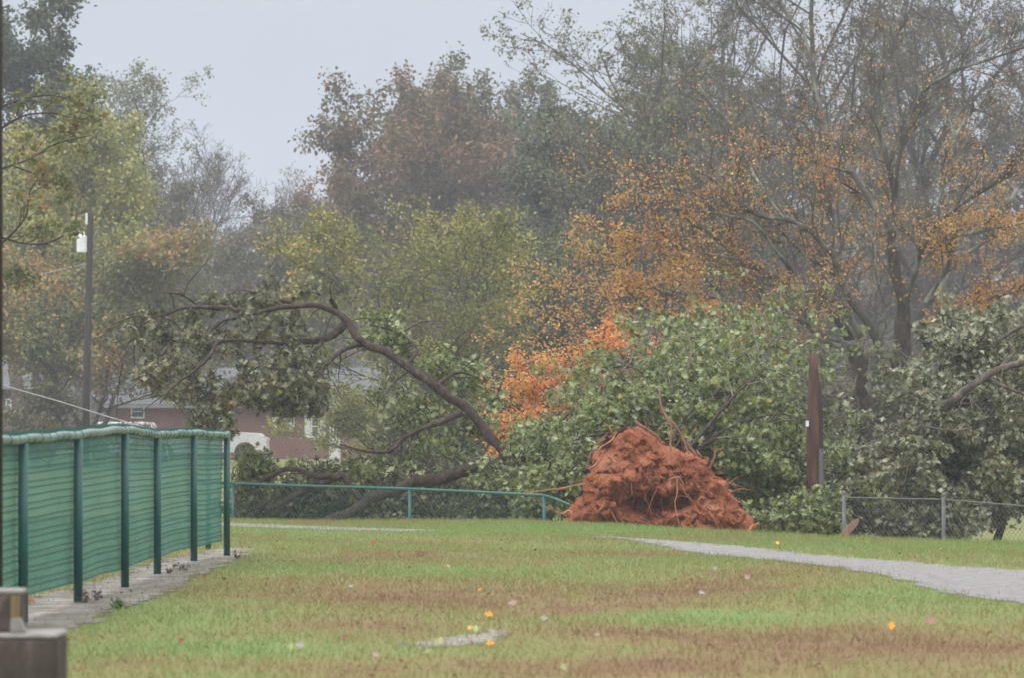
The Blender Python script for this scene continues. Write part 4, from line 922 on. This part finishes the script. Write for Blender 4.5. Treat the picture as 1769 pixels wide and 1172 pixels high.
# ------------------------------------------------------------------ vehicles
M['carpaint'] = plain('white_car_paint', (.70, .71, .73), .25)
M['tyre'] = plain('tyre_rubber', (.018, .018, .02), .8)
M['rim'] = plain('wheel_rim', (.09, .09, .095), .4)
M['trim'] = plain('black_trim', (.03, .03, .032), .5)
M['lamp'] = plain('lamp_glass', (.5, .5, .5), .1)
def truck(label, px_front, D, length, height, cab0, cab1, roof0, roof1, name='parked_truck', flip=1):
    """front points to +x. cab0..cab1 belt, roof0..roof1 roof, as fractions from the tail"""
    xf = P(px_front, 750, D)[0]; x0 = xf - length; gz = float(ground_z(xf, D)); wd = 1.95
    root = empty(name, label, 'truck' if 'truck' in name else 'car', (x0 + length / 2, D, gz))
    hb = gz + height * .63; sill = gz + .42; wr = .40
    ax = [x0 + length * .2, x0 + length * .83]
    prof = [(x0, sill), (x0, hb - .05), (x0 + .05, hb), (x0 + length * .72, hb), (xf - .35, hb - .06), (xf - .06, hb - .28), (xf, sill + .1), (xf, sill)]
    for a in ax[::-1]:
        prof.append((a + wr + .09, sill))
        for k in range(9):
            t = math.pi * k / 8; prof.append((a + math.cos(t) * (wr + .07), gz + wr + math.sin(t) * (wr + .07)))
        prof.append((a - wr - .09, sill))
    MB().prism(prof, D - wd / 2, D + wd / 2).build('body', M['carpaint'], root, bevel=.05)
    zt = gz + height
    cp = [(x0 + length * cab0, hb - .02), (x0 + length * roof0, zt - .03), (x0 + length * (roof0 + .02), zt), (x0 + length * (roof1 - .02), zt), (x0 + length * roof1, zt - .05), (x0 + length * cab1, hb - .02)]
    MB().prism(cp, D - wd / 2 + .14, D + wd / 2 - .14).build('cab', M['carpaint'], root, bevel=.06)
    for s in (0, 1):
        y0 = D - wd / 2 + .13 if s == 0 else D + wd / 2 - .14
        def lerp(f, z):   # x at fraction along belt / roof
            lo = x0 + length * (cab0 + (cab1 - cab0) * f); hi = x0 + length * (roof0 + (roof1 - roof0) * f); t = (z - hb) / (zt - hb); return lo + (hi - lo) * t
        for f0, f1 in ((.07, .36), (.40, .66), (.70, .93)):
            za, zb = hb + .06, zt - .12
            MB().prism([(lerp(f0, za), za), (lerp(f0, zb), zb), (lerp(f1, zb), zb), (lerp(f1, za), za)], y0 - .004, y0 + .014).build('window', M['glass'], root)
    # windscreen
    a0 = (x0 + length * cab1, hb + .02); a1 = (x0 + length * roof1, zt - .08)
    MB().add([(a0[0] + .012, D - .78, a0[1]), (a0[0] + .012, D + .78, a0[1]), (a1[0] + .012, D + .68, a1[1]), (a1[0] + .012, D - .68, a1[1]),
              (a0[0] - .02, D - .78, a0[1]), (a0[0] - .02, D + .78, a0[1]), (a1[0] - .02, D + .68, a1[1]), (a1[0] - .02, D - .68, a1[1])],
             [(0, 1, 2, 3), (7, 6, 5, 4), (0, 4, 5, 1), (1, 5, 6, 2), (2, 6, 7, 3), (3, 7, 4, 0)]).build('windscreen', M['glass'], root)
    for a in ax:
        for y in (D - wd / 2 + .02, D + wd / 2 - .24):
            w = MB().tube([(a, y, gz + wr), (a, y + .22, gz + wr)], wr, 24).build('wheel', M['tyre'], root, bevel=.03)
            rm = MB().tube([(a, y - .012, gz + wr), (a, y + .05, gz + wr)], wr * .6, 16).build('rim', M['rim']); rm.parent = w; rm.location = tuple(-x for x in root.location)
    for y in (D - wd / 2 + .1, D + wd / 2 - .45):
        MB().box((xf - .13, y, hb - .42), (xf + .012, y + .35, hb - .25)).build('headlight', M['lamp'], root, bevel=.02)
    MB().box((xf - .08, D - wd / 2 - .01, sill - .05), (xf + .08, D + wd / 2 + .01, sill + .13)).build('bumper', M['trim'], root, bevel=.03)
    MB().box((x0 + length * (cab1 - .05), D - wd / 2 - .16, hb + .03), (x0 + length * (cab1 - .02), D - wd / 2 + .1, hb + .2)).build('mirror', M['trim'], root, bevel=.02)
    return root
truck('white pickup truck by the brick house, dark wheel arch showing right of the netted fence', 464, 165, 5.6, 2.08, .38, .72, .42, .62)
truck('pale van beyond the green fence, only its roof and side windows above the netting', 318, 174, 4.7, 1.78, .02, .80, .08, .70, 'parked_van')

# ------------------------------------------------------------------ utility poles and wires
M['pole'] = noise_mat('pole_wood', [(0, (.025, .022, .022)), (1, (.06, .052, .052))], 6, .9, (1, 1, .1))
M['pole_red'] = noise_mat('pole_red_wood', [(0, (.042, .024, .021)), (.5, (.085, .045, .038)), (1, (.15, .085, .07))], 12, .85, (1, 1, .12), .01, 30)
M['galv'] = noise_mat('galvanised', [(0, (.085, .09, .095)), (1, (.16, .165, .17))], 6, .5)
M['can'] = plain('transformer_paint', (.72, .74, .76), .4)
M['cable_black'] = plain('black_cable', (.02, .02, .02), .6)
M['cable_pale'] = plain('pale_cable', (.30, .30, .29), .6)
M['splinter'] = noise_mat('fresh_splinter', [(0, (.10, .06, .045)), (1, (.27, .17, .125))], 9, .8, (1, 1, .15))
def left_pole():
    D = 140; b0 = P(150, 790, D); root = empty('utility_pole', 'dark wooden utility pole with a white transformer, standing beyond the green fence', 'utility pole', (b0[0], D, 0))
    s = D / F
    MB().tube([P(148, 800, D), P(151, 600, D), P(156, 372, D), P(156.5, 365, D)], [.15, .135, .115, .11], 14).build('shaft', M['pole'], root, True)
    c = P(142, 422, D); r0 = 9 * s
    tv = MB().tube([(c[0], D - .12, c[2] - 14 * s), (c[0], D - .12, c[2] + 14 * s)], r0, 18); tr_ = tv.build('transformer', M['can'], root, bevel=.03)
    MB().tube([(c[0], D - .12, c[2] + 14 * s), (c[0], D - .12, c[2] + 17 * s)], [r0 * .95, r0 * .3], 18).build('transformer_lid', M['can'], root)
    for dx in (-4, 4):
        q = (c[0] + dx * s, D - .12, c[2] + 16 * s); MB().tube([q, (q[0], q[1], q[2] + .14)], [.035, .02], 8).build('bushing', M['can'], root)
    MB().box((c[0] + r0 - .03, D - .10, c[2] + 6 * s), (P(155, 0, D)[0], D - .05, c[2] + 9 * s)).build('bracket', M['galv'], root)
    MB().box((c[0] + r0 - .03, D - .10, c[2] - 9 * s), (P(155, 0, D)[0], D - .05, c[2] - 6 * s)).build('bracket', M['galv'], root)
    q = P(152.5, 378, D); MB().tube([(q[0] - .05, D - .1, q[2] - .2), (q[0] - .05, D - .1, q[2] + .2)], .045, 8).build('fuse_cutout', M['can'], root)
    q = P(152, 371, D); MB().box((q[0] - .12, D - .06, q[2] - .05), (q[0] + .10, D - .02, q[2] + .03)).build('crossarm', M['pole'], root)
    MB().tube([P(157, 735, D - .15), P(157, 680, D - .15)], .04, 8).build('conduit', M['galv'], root)
    w = trace([(152, 455, .5), (110, 464, .5), (70, 474, .5), (20, 488, .5), (-60, 512, .5)], (140, 134), 30); 
    o = MB().tube(w[:, :3], .014, 5).build('power_line', M['cable_pale']); tag(o, 'pale power line sagging left from the transformer pole', 'cable')
    w = trace([(-60, 645, .8), (20, 671, .8), (100, 694, .8), (180, 719, .8), (240, 737, .8), (262, 744, .8), (282, 760, .8), (292, 800, .8), (294, 845, .8)], (92, 80), 50)
    o = MB().tube(w[:, :3], .013, 6).build('fallen_cable', M['cable_pale']); tag(o, 'pale slack cable slanting down behind the green netted fence', 'cable')
left_pole()
def broken_pole():
    D = 60.6; b0 = P(1408, 750, D); root = empty('broken_pole', 'snapped reddish utility pole stub standing in the fallen leaves', 'utility pole', (b0[0], D, -.85))
    mb = MB(); mb.tube([P(1408, 870, D), P(1407, 830, D), P(1406, 760, D), P(1406, 690, D), P(1405.5, 640, D), P(1405, 612, D)], [.128, .125, .118, .10, .08, .066], 16)
    sh = mb.build('shaft', M['pole_red'], root, True)
    r = random.Random(4)
    for k in range(8):
        a = k / 8 * 6.28; x, z = P(1405, 614, D)[[0, 2]]; p0 = (x + math.cos(a) * .045, D + math.sin(a) * .045, z - .05); h = r.uniform(.05, .17)
        MB().tube([p0, (p0[0] + r.uniform(-.01, .01), p0[1], p0[2] + h)], [.026, .004], 5).build('splinter', M['pole_red'], root)
    MB().tube([P(1415, 660, D - .02), P(1416, 672, D - .04), P(1417, 700, D - .05), P(1418, 830, D - .05)], [.01, .035, .045, .05], 7).build('split_slab', M['pole'], root)
    MB().tube([P(1418.5, 880, D - .12), P(1418.5, 776, D - .12)], .042, 10).build('conduit', M['galv'], root)
    MB().box(P(1392, 738, D - .14), P(1397, 728, D - .10)).build('tag_plate', M['can'], root)
    w = trace([(1420, 745, .8), (1428, 756, .8), (1432, 785, .8), (1434, 820, .8), (1450, 870, .8), (1500, 905, .8)], (D - .15, D - 1.5), 30)
    o = MB().tube(w[:, :3], .008, 6).build('hanging_cable', M['cable_black']); tag(o, 'black cable dangling from the snapped pole into the leaves', 'cable')
    o = MB()
    a, b = P(1446, 938, 53.6), P(1484, 897, 53.8); d = unit(b - a); pn = np.cross(d, [0, 1, 0]); w = .055
    vs = []
    for f, ww in ((0, 1), (.7, .95), (.86, .8), (1, .1)):
        c = a + (b - a) * f
        for sx_, sy in ((-1, -1), (1, -1), (1, 1), (-1, 1)): vs.append(c + pn * w * ww * sx_ + np.array([0, .03 * sy, 0]))
    fs = [(0, 1, 2, 3), (15, 14, 13, 12)]
    for k in range(3):
        for j in range(4): fs.append((4 * k + j, 4 * k + 4 + j, 4 * k + 4 + (j + 1) % 4, 4 * k + (j + 1) % 4))
    o = o.add(vs, fs).build('broken_board', M['splinter']); tag(o, 'splintered brown board leaning from the grass in front of the grey fence', 'board')
broken_pole()

# ------------------------------------------------------------------ fences
M['green_post'] = plain('green_post_paint', (.010, .085, .078), .4)
M['net'] = plain('green_net', (.036, .225, .185), .6)
M['net_dark'] = plain('green_net_band', (.018, .135, .112), .6)
M['rail'] = noise_mat('rail_cap', [(0, (.08, .16, .14)), (1, (.19, .28, .26))], 7, .3)
def net_fence():
    posts = [(-3.42, 17.0, 1.2), (-3.37, 19.8, 1.19), (-3.31, 22.6, 1.20)]
    for px, D, y in ((40, 25.4, 760), (135, 28.0, 752), (216, 30.8, 744), (272, 33.7, 752), (335, 36.7, 749), (392, 38.9, 754)):
        q = P(px, y, D); posts.append((q[0], D, q[2]))
    root = empty('outfield_fence', 'green post fence hung with green plastic netting at left', 'fence', (posts[5][0], posts[5][1], 0))
    for i, (x, y, z) in enumerate(posts):
        top = z - .03 if i < len(posts) - 1 else z + .02
        MB().tube([(x, y, -.1), (x, y, top)], .034, 14).build('post', M['green_post'], root, True)
    x, y, z = posts[-1]; MB().tube([(x, y, z + .02), (x, y, z + .035), (x, y, z + .045)], [.04, .036, .01], 12).build('post_cap', M['rail'], root)
    q = P(360, 951, 41); MB().tube([(q[0], 41, -.1), (q[0], 41, 1.1)], .03, 10).build('post', M['green_post'], root, True)
    pp = np.array(posts); rail = resample(pp, 90); rail[:, 0] += 0.0; rail[:, 2] += .005 * np.sin(np.arange(90) * 1.1)
    MB().tube(rail, .030, 12).build('top_rail', M['rail'], root, True)
    # netting: vertical strands, close cross strands and darker bands, behind the posts
    cum = np.concatenate([[0], np.cumsum(np.linalg.norm(np.diff(pp[:, :2], axis=0), axis=1))]); total = cum[-1]
    def surf(s, t):
        """s metres along, t 0..1 height"""
        s = np.asarray(s, float); t = np.asarray(t, float)
        x = np.interp(s, cum, pp[:, 0]); y = np.interp(s, cum, pp[:, 1])
        zt = np.interp(s, cum, pp[:, 2]) + .055; zb = .15 + .006 * np.sin(s * 2.1)
        i = np.clip(np.searchsorted(cum, s) - 1, 0, len(cum) - 2); f = (s - cum[i]) / (cum[i + 1] - cum[i]); sag = np.sin(np.pi * np.clip(f, 0, 1))
        z = zb + (zt - zb) * t - .008 * sag * (t * (1 - t) * 4) * (.6 + .4 * np.sin(s * .9)) - .008 * sag * (1 - t)
        off = -.05 + (.008 * np.sin(s * 3.3 + t * 5) ) * np.minimum(1, 4 * (1 - t)) - .012 * sag
        off = np.where(t > .96, off * .4, off)
        return np.stack([x + off, y, z], -1)
    vs = []; ls = []; ml = []; off = 0
    def ribbon(A, B, mi):
        nonlocal off
        n, k, _ = A.shape
        V = np.stack([A, B], 2).reshape(-1, 3); idx = np.arange(n * k * 2).reshape(n, k, 2) + off
        Q = np.stack([idx[:, :-1, 0], idx[:, 1:, 0], idx[:, 1:, 1], idx[:, :-1, 1]], -1).reshape(-1)
        vs.append(V); ls.append(Q); ml.append(np.full(len(Q) // 4, mi)); off += len(V)
    sv = np.arange(.01, total - .01, .021); tt = np.linspace(0, 1, 16)
    Sg, Tg = np.meshgrid(sv, tt, indexing='ij')
    jit = .002 * np.sin(Sg * 97)
    ribbon(surf(Sg + jit, Tg), surf(Sg + .0175 + jit, Tg), 0)
    sh = np.linspace(.0, total, 260)
    for k in range(24):
        t0 = .0 + k / 23.3 + .006 + .006 * math.sin(k * 2.7)
        A = surf(sh, np.full_like(sh, min(t0, .985)) + .0015 * np.sin(sh * 1.3 + k)); A[:, 0] += .009; B = A.copy(); B[:, 2] += .009; B[:, 0] += .002; ribbon(A[None], B[None], 1)
    l = np.concatenate(ls)
    mesh_np('netting', np.vstack(vs), np.full(len(l) // 4, 4), l, None, root, False, [M['net'], M['net_dark']], np.concatenate(ml))
    # ties that lash the net to the rail
    first = None; r = random.Random(2)
    s = 6.0
    while s < total - .2:
        x = np.interp(s, cum, pp[:, 0]); y = np.interp(s, cum, pp[:, 1]); z = np.interp(s, cum, pp[:, 2])
        if first is None:
            ang = np.linspace(0, 2 * math.pi, 13); ring = np.stack([.0315 * np.cos(ang), .03 * np.sin(ang * .5), .0315 * np.sin(ang)], 1)
            first = MB().tube(ring + np.array(root.location), .003, 5).build('tie', M['green_post'], root); first.location = np.array((x, y, z)) - np.array(root.location); 
        else:
            o = first.copy(); COL.objects.link(o); o.parent = root; o.location = np.array((x, y, z)) - np.array(root.location)
        s += r.uniform(.24, .42)
    return root
net_fence()
def chain(p0, p1, h0, h1, step, r, mat, name, parent, sides=3):
    """diamond wire between two ground points (x, D), bottom z h0, top z h1"""
    p0 = np.array(p0, float); p1 = np.array(p1, float); ln = np.linalg.norm(p1 - p0); H = h1 - h0; seg = []
    for sgn in (1, -1):
        for s in np.arange(-H, ln + H, step):
            a, b = (s, 0), (s + sgn * H, H)
            lo, hi = 0, 1
            for (v0, v1) in ((a[0], b[0]),):
                d = v1 - v0
                t0, t1 = sorted(((0 - v0) / d, (ln - v0) / d)); lo, hi = max(lo, t0), min(hi, t1)
            if hi - lo < .02: continue
            q = [(a[0] + (b[0] - a[0]) * t, a[1] + (b[1] - a[1]) * t) for t in (lo, hi)]
            seg.append([[*(p0 + (p1 - p0) * (u / ln)), h0 + w] for u, w in q])
    S_ = np.array(seg); S_[:, :, 1] += np.where(np.arange(len(S_)) % 2, .004, -.004)[:, None]
    return tubes_object(name, [(S_, np.full((len(S_), 2), r), sides)], M[mat], parent)
M['chain_grey'] = plain('chain_wire', (.11, .115, .115), .5)
M['chain_green'] = plain('green_wire', (.03, .12, .10), .5)
def low_fence():
    pts = [(330, 64.5, 832), (403, 64, 836), (708, 61.8, 846), (940, 59.6, 857)]
    root = empty('low_fence', 'low green pipe rail fence bent down beside the root ball', 'fence', (P(403, 0, 64)[0], 64, -.85))
    for i, (px, D, y) in enumerate(pts):
        q = P(px, y, D); MB().tube([(q[0], D, -1.0), (q[0], D, q[2] + (.02 if i == 3 else -.015))], .030, 12).build('post', M['green_post'], root, True)
    rp = np.array([P(px, y, D) for px, D, y in pts] + [P(962, 864, 59.2), P(985, 874, 58.8)]); k = resample(rp[:4], 40)
    MB().tube(k, .024, 10).build('top_rail', M['rail_green'], root, True)
    MB().tube(rp[3:], .022, 10).build('bent_rail', M['rail_green'], root, True)
    chain((P(403, 0, 64)[0], 64.03), (P(708, 0, 61.8)[0], 61.83), -.82, .33, .085, .0022, 'chain_green', 'wire_mesh', root)
    chain((P(708, 0, 61.8)[0], 61.83), (P(940, 0, 59.6)[0], 59.63), -.82, .25, .085, .0022, 'chain_green', 'wire_mesh', root)
M['rail_green'] = plain('green_rail_paint', (.018, .115, .098), .4)
low_fence()
def grey_fence():
    pts = [(1458, 57.6, 855), (1630, 56.0, 858), (1800, 54.4, 872), (1970, 53, 880)]
    root = empty('grey_fence', 'grey galvanised chain link fence in front of the toppled crown at lower right', 'fence', (P(1630, 0, 56)[0], 56, -.85))
    qs = [P(px, y, D) for px, D, y in pts]
    for i, q in enumerate(qs):
        MB().tube([(q[0], q[1], -1.0), (q[0], q[1], q[2])], .030, 12).build('post', M['galv'], root, True)
        MB().tube([(q[0], q[1], q[2]), (q[0], q[1], q[2] + .03), (q[0], q[1], q[2] + .05)], [.036, .034, .008], 10).build('post_cap', M['galv'], root)
    MB().tube(np.array([q - np.array([0, 0, .05]) for q in qs]), .010, 8).build('top_wire', M['chain_grey'], root)
    for i in range(3): chain(qs[i][:2] + np.array([0, -.035]), qs[i + 1][:2] + np.array([0, -.035]), -.8, min(qs[i][2], qs[i + 1][2]) - .06, .085, .002, 'chain_grey', 'wire_mesh', root)
grey_fence()

# ------------------------------------------------------------------ foreground
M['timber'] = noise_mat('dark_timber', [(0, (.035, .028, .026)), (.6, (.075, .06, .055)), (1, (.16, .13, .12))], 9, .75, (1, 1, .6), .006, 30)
M['timber_top'] = noise_mat('pale_timber_top', [(0, (.14, .13, .125)), (1, (.30, .29, .29))], 8, .4, bump=.004)  # caps and wedge: paler and smoother than the block sides
M['timber_edge'] = noise_mat('timber_edge', [(0, (.10, .075, .04)), (1, (.24, .19, .10))], 14, .8, (6, 6, .3))
def pillar():
    D = 15.2; s = D / F; X = lambda px: (px - W_ / 2) * s; Z = lambda py: CZ - (py - YH) * s
    root = empty('stepped_post', 'blurred dark stepped post in the near bottom left corner', 'post', (X(20), D, 0))
    MB().box((X(-60), D, 0), (X(99), D + .36, Z(1106))).build('base_block', M['timber'], root, bevel=.012)
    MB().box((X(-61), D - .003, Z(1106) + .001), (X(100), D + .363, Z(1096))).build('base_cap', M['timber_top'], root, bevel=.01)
    MB().box((X(-55), D + .10, Z(1096)), (X(30), D + .3, Z(1030))).build('upper_block', M['timber'], root, bevel=.01)
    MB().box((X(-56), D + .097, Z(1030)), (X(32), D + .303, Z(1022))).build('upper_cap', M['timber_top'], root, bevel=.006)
    MB().box((X(13), D + .085, Z(1080)), (X(29), D + .098, Z(1031))).build('edge_strip', M['timber_edge'], root)
    # slanting wedge between the blocks
    v = [(X(14), D + .04, Z(1095)), (X(43), D + .04, Z(1095)), (X(31), D + .04, Z(1070)), (X(16), D + .04, Z(1072)), (X(14), D + .096, Z(1095)), (X(43), D + .096, Z(1095)), (X(31), D + .096, Z(1070)), (X(16), D + .096, Z(1072))]
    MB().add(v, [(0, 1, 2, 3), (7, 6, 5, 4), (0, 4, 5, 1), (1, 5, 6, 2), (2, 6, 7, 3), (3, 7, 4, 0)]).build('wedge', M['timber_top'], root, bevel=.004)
pillar()
def edge_pole():
    D = 20.6; x = P(4.5, 0, D)[0] - .05; root = empty('edge_pole', 'dark steel pole cut off by the left edge of the view', 'pole', (x, D, 0))
    MB().tube([(x, D, -.1), (x, D, 6.5)], .05, 16).build('shaft', M['pole'], root, True)
    MB().tube([(x, D, -.05), (x, D, .12)], .075, 16).build('footing', M['concrete'], root, True)
edge_pole()

# fallen leaves on the lawn
def leafc(name, c): return plain(name, c, .5)
LC = {'orange': leafc('orange_leaf', (.80, .32, .02)), 'yellow': leafc('yellow_leaf', (.62, .42, .06)), 'beige': leafc('beige_leaf', (.36, .26, .20)), 'white': leafc('white_leaf', (.34, .33, .30)), 'red': leafc('red_leaf', (.28, .06, .04)), 'pink': leafc('pink_leaf', (.36, .17, .18)), 'lime': leafc('lime_leaf', (.34, .37, .15)), 'brown': leafc('brown_leaf', (.30, .16, .09))}
def lawn_leaf(px, py, size, col, label):
    r = np.random.default_rng(int(px * 7 + py)); x, D = gp(px, py)
    tv, tf = LOBED; a = r.uniform(0, 6.28); tilt = r.uniform(.5, 1.1)
    v = tv.copy(); v[:, 1] -= .5; v[:, 2] = v[:, 2] * 1.5 + .25 * v[:, 1] ** 2 * 2
    ca, sa = math.cos(a), math.sin(a); v = np.stack([v[:, 0] * ca - v[:, 1] * sa, v[:, 0] * sa + v[:, 1] * ca, v[:, 2]], 1)
    y, z = v[:, 1].copy(), v[:, 2].copy(); v[:, 1] = y * math.cos(tilt) - z * math.sin(tilt); v[:, 2] = y * math.sin(tilt) + z * math.cos(tilt)
    v *= size * .82; gz = float(ground_z(x, D)); v[:, 2] -= v[:, 2].min(); v += np.array([x, D, gz + .02])
    loops = np.concatenate([np.array(f) for f in tf])
    root_off = np.array([x, D, gz])
    o = mesh_np('fallen_leaf', v - root_off, [len(f) for f in tf], loops, LC[col]); o.location = root_off
    m = o.modifiers.new('thick', 'SOLIDIFY'); m.thickness = .002
    tag(o, label, 'leaf', 'fallen leaves on the lawn')
for a in [(845, 1071, .085, 'orange', 'bright orange leaf on the lawn just above the bare gravel patch'), (847, 1120, .075, 'orange', 'bright orange leaf on the lawn at the lower edge of the gravel patch'),
          (885, 1047, .10, 'beige', 'pale beige leaf on the brown lawn above the orange leaves'), (829, 1024, .04, 'orange', 'small orange leaf, farthest of the orange ones on the lawn'),
          (940, 1077, .075, 'white', 'whitish leaf lying on the lawn right of the orange leaves'), (812, 1097, .06, 'yellow', 'yellow leaf lying on the bare gravel patch'),
          (822, 1100, .08, 'lime', 'pale green leaf lying on the bare gravel patch'), (758, 1121, .09, 'lime', 'yellowish leaf at the left end of the gravel patch'),
          (646, 945, .08, 'red', 'red leaf alone on the lawn near the far gravel path'), (597, 1109, .06, 'red', 'small red leaf on the lawn left of the gravel patch'),
          (518, 1127, .08, 'white', 'pale leaf on the lawn, left of the gravel patch and low'), (503, 1131, .07, 'lime', 'greenish pale leaf touching the lowest pale leaf at left'),
          (739, 1134, .06, 'lime', 'small lime leaf just below the gravel patch'), (649, 1142, .06, 'beige', 'beige leaf below and left of the gravel patch'),
          (606, 1019, .06, 'white', 'pale leaf on the brown band of lawn at left'), (775, 982, .07, 'beige', 'pale leaf on the lawn halfway to the far path'),
          (1291, 1007, .085, 'beige', 'pinkish beige leaf on the brown patch left of the near path'), (1212, 1034, .075, 'white', 'white leaf on the brown patch below the pinkish one'), (1235, 991, .06, 'white', 'small pale leaf on the lawn close to the near path'),
          (1608, 1084, .10, 'pink', 'pink leaf on the lawn at lower right'), (1540, 1094, .08, 'orange', 'flat orange leaf on the lawn left of the pink one'), (1343, 946, .08, 'yellow', 'yellow leaf on the grass verge beyond the near path'),
          (1031, 1105, .06, 'beige', 'small beige leaf on the lawn right of the gravel patch'), (313, 1117, .055, 'red', 'red leaf on the lawn at lower left'), (318, 971, .0001 + .06, 'brown', 'brown leaf near the far end of the green fence'),
          (974, 1163, .07, 'lime', 'pale green leaf low on the lawn near the bottom middle'), (52, 1047, .09, 'red', 'red leaf on the gravel strip under the netted fence')]:
    lawn_leaf(*a)
# weeds by the fence
def weed(px, py, h, n, mat, label, seed):
    r = np.random.default_rng(seed); x, D = gp(px, py); gz = float(ground_z(x, D)); root = empty('weed', label, 'weed', (x, D, gz))
    p0 = np.array([x, D, gz]) + r.normal(size=(n, 3)) * np.array([.006, .006, 0]); d = unit(r.normal(size=(n, 3)) * .7 + np.array([0, 0, 1])); K = 4; out = [p0]; cur = p0
    for k in range(K - 1):
        d = unit(d + r.normal(size=d.shape) * .2); cur = cur + d * h / (K - 1) * r.uniform(.6, 1.2, (n, 1)); out.append(cur)
    Pp = np.stack(out, 1); R = np.tile(np.linspace(.004, .002, K), (n, 1)); tubes_object('stem', [(Pp, R, 4)], M[mat[0]], root)
    i = r.integers(0, n, n * 5); p, _, _ = poly_at(Pp[i], R[i], r.uniform(.3, 1, (n * 5, 1)))
    leaves_object('foliage', p[:, 0] + r.normal(size=(n * 5, 3)) * .008, .03 * r.uniform(.6, 1.3, n * 5), M[mat[1]], root, RHOMB, .3, -.6, seed)
M['lf_clover'] = leaf_mat('leaf_clover', [(0, G(.08, .20, .04)), (1, G(.16, .32, .08))]); M['lf_dry'] = leaf_mat('leaf_dry', [(0, G(.09, .06, .055)), (1, G(.16, .10, .085))])
weed(205, 1055, .07, 26, ('bark_brown', 'lf_clover'), 'bright green tuft on the gravel strip between the fence and lawn', 1)
weed(150, 1046, .10, 6, ('bark_brown', 'lf_dry'), 'brown dry weed at the foot of the second netted fence post', 2)
weed(166, 1042, .09, 5, ('bark_brown', 'lf_dry'), 'brown dry weed a step right of the one at the second post', 3)
weed(291, 994, .10, 6, ('bark_brown', 'lf_dry'), 'brown dry weed beside the fourth netted fence post', 4)
weed(322, 990, .10, 5, ('bark_brown', 'lf_dry'), 'brown dry weed left of the fifth netted fence post', 5)
weed(410, 968, .10, 5, ('bark_brown', 'lf_dry'), 'brown dry weed right of the corner post', 6)

# ------------------------------------------------------------------ rain haze
hz = MB().box((-720, -140, -2.1), (720, 720, 40)).build('haze', None); tag(hz, kind='stuff')
m = bpy.data.materials.new('haze_air'); m.use_nodes = True; N = m.node_tree.nodes; N.clear()
ou = N.new('ShaderNodeOutputMaterial'); pv = N.new('ShaderNodeVolumePrincipled')
pv.inputs['Density'].default_value = .0008; pv.inputs['Color'].default_value = (.88, .92, 1, 1); pv.inputs['Anisotropy'].default_value = 0
m.node_tree.links.new(pv.outputs[0], ou.inputs['Volume']); hz.data.materials.clear(); hz.data.materials.append(m)
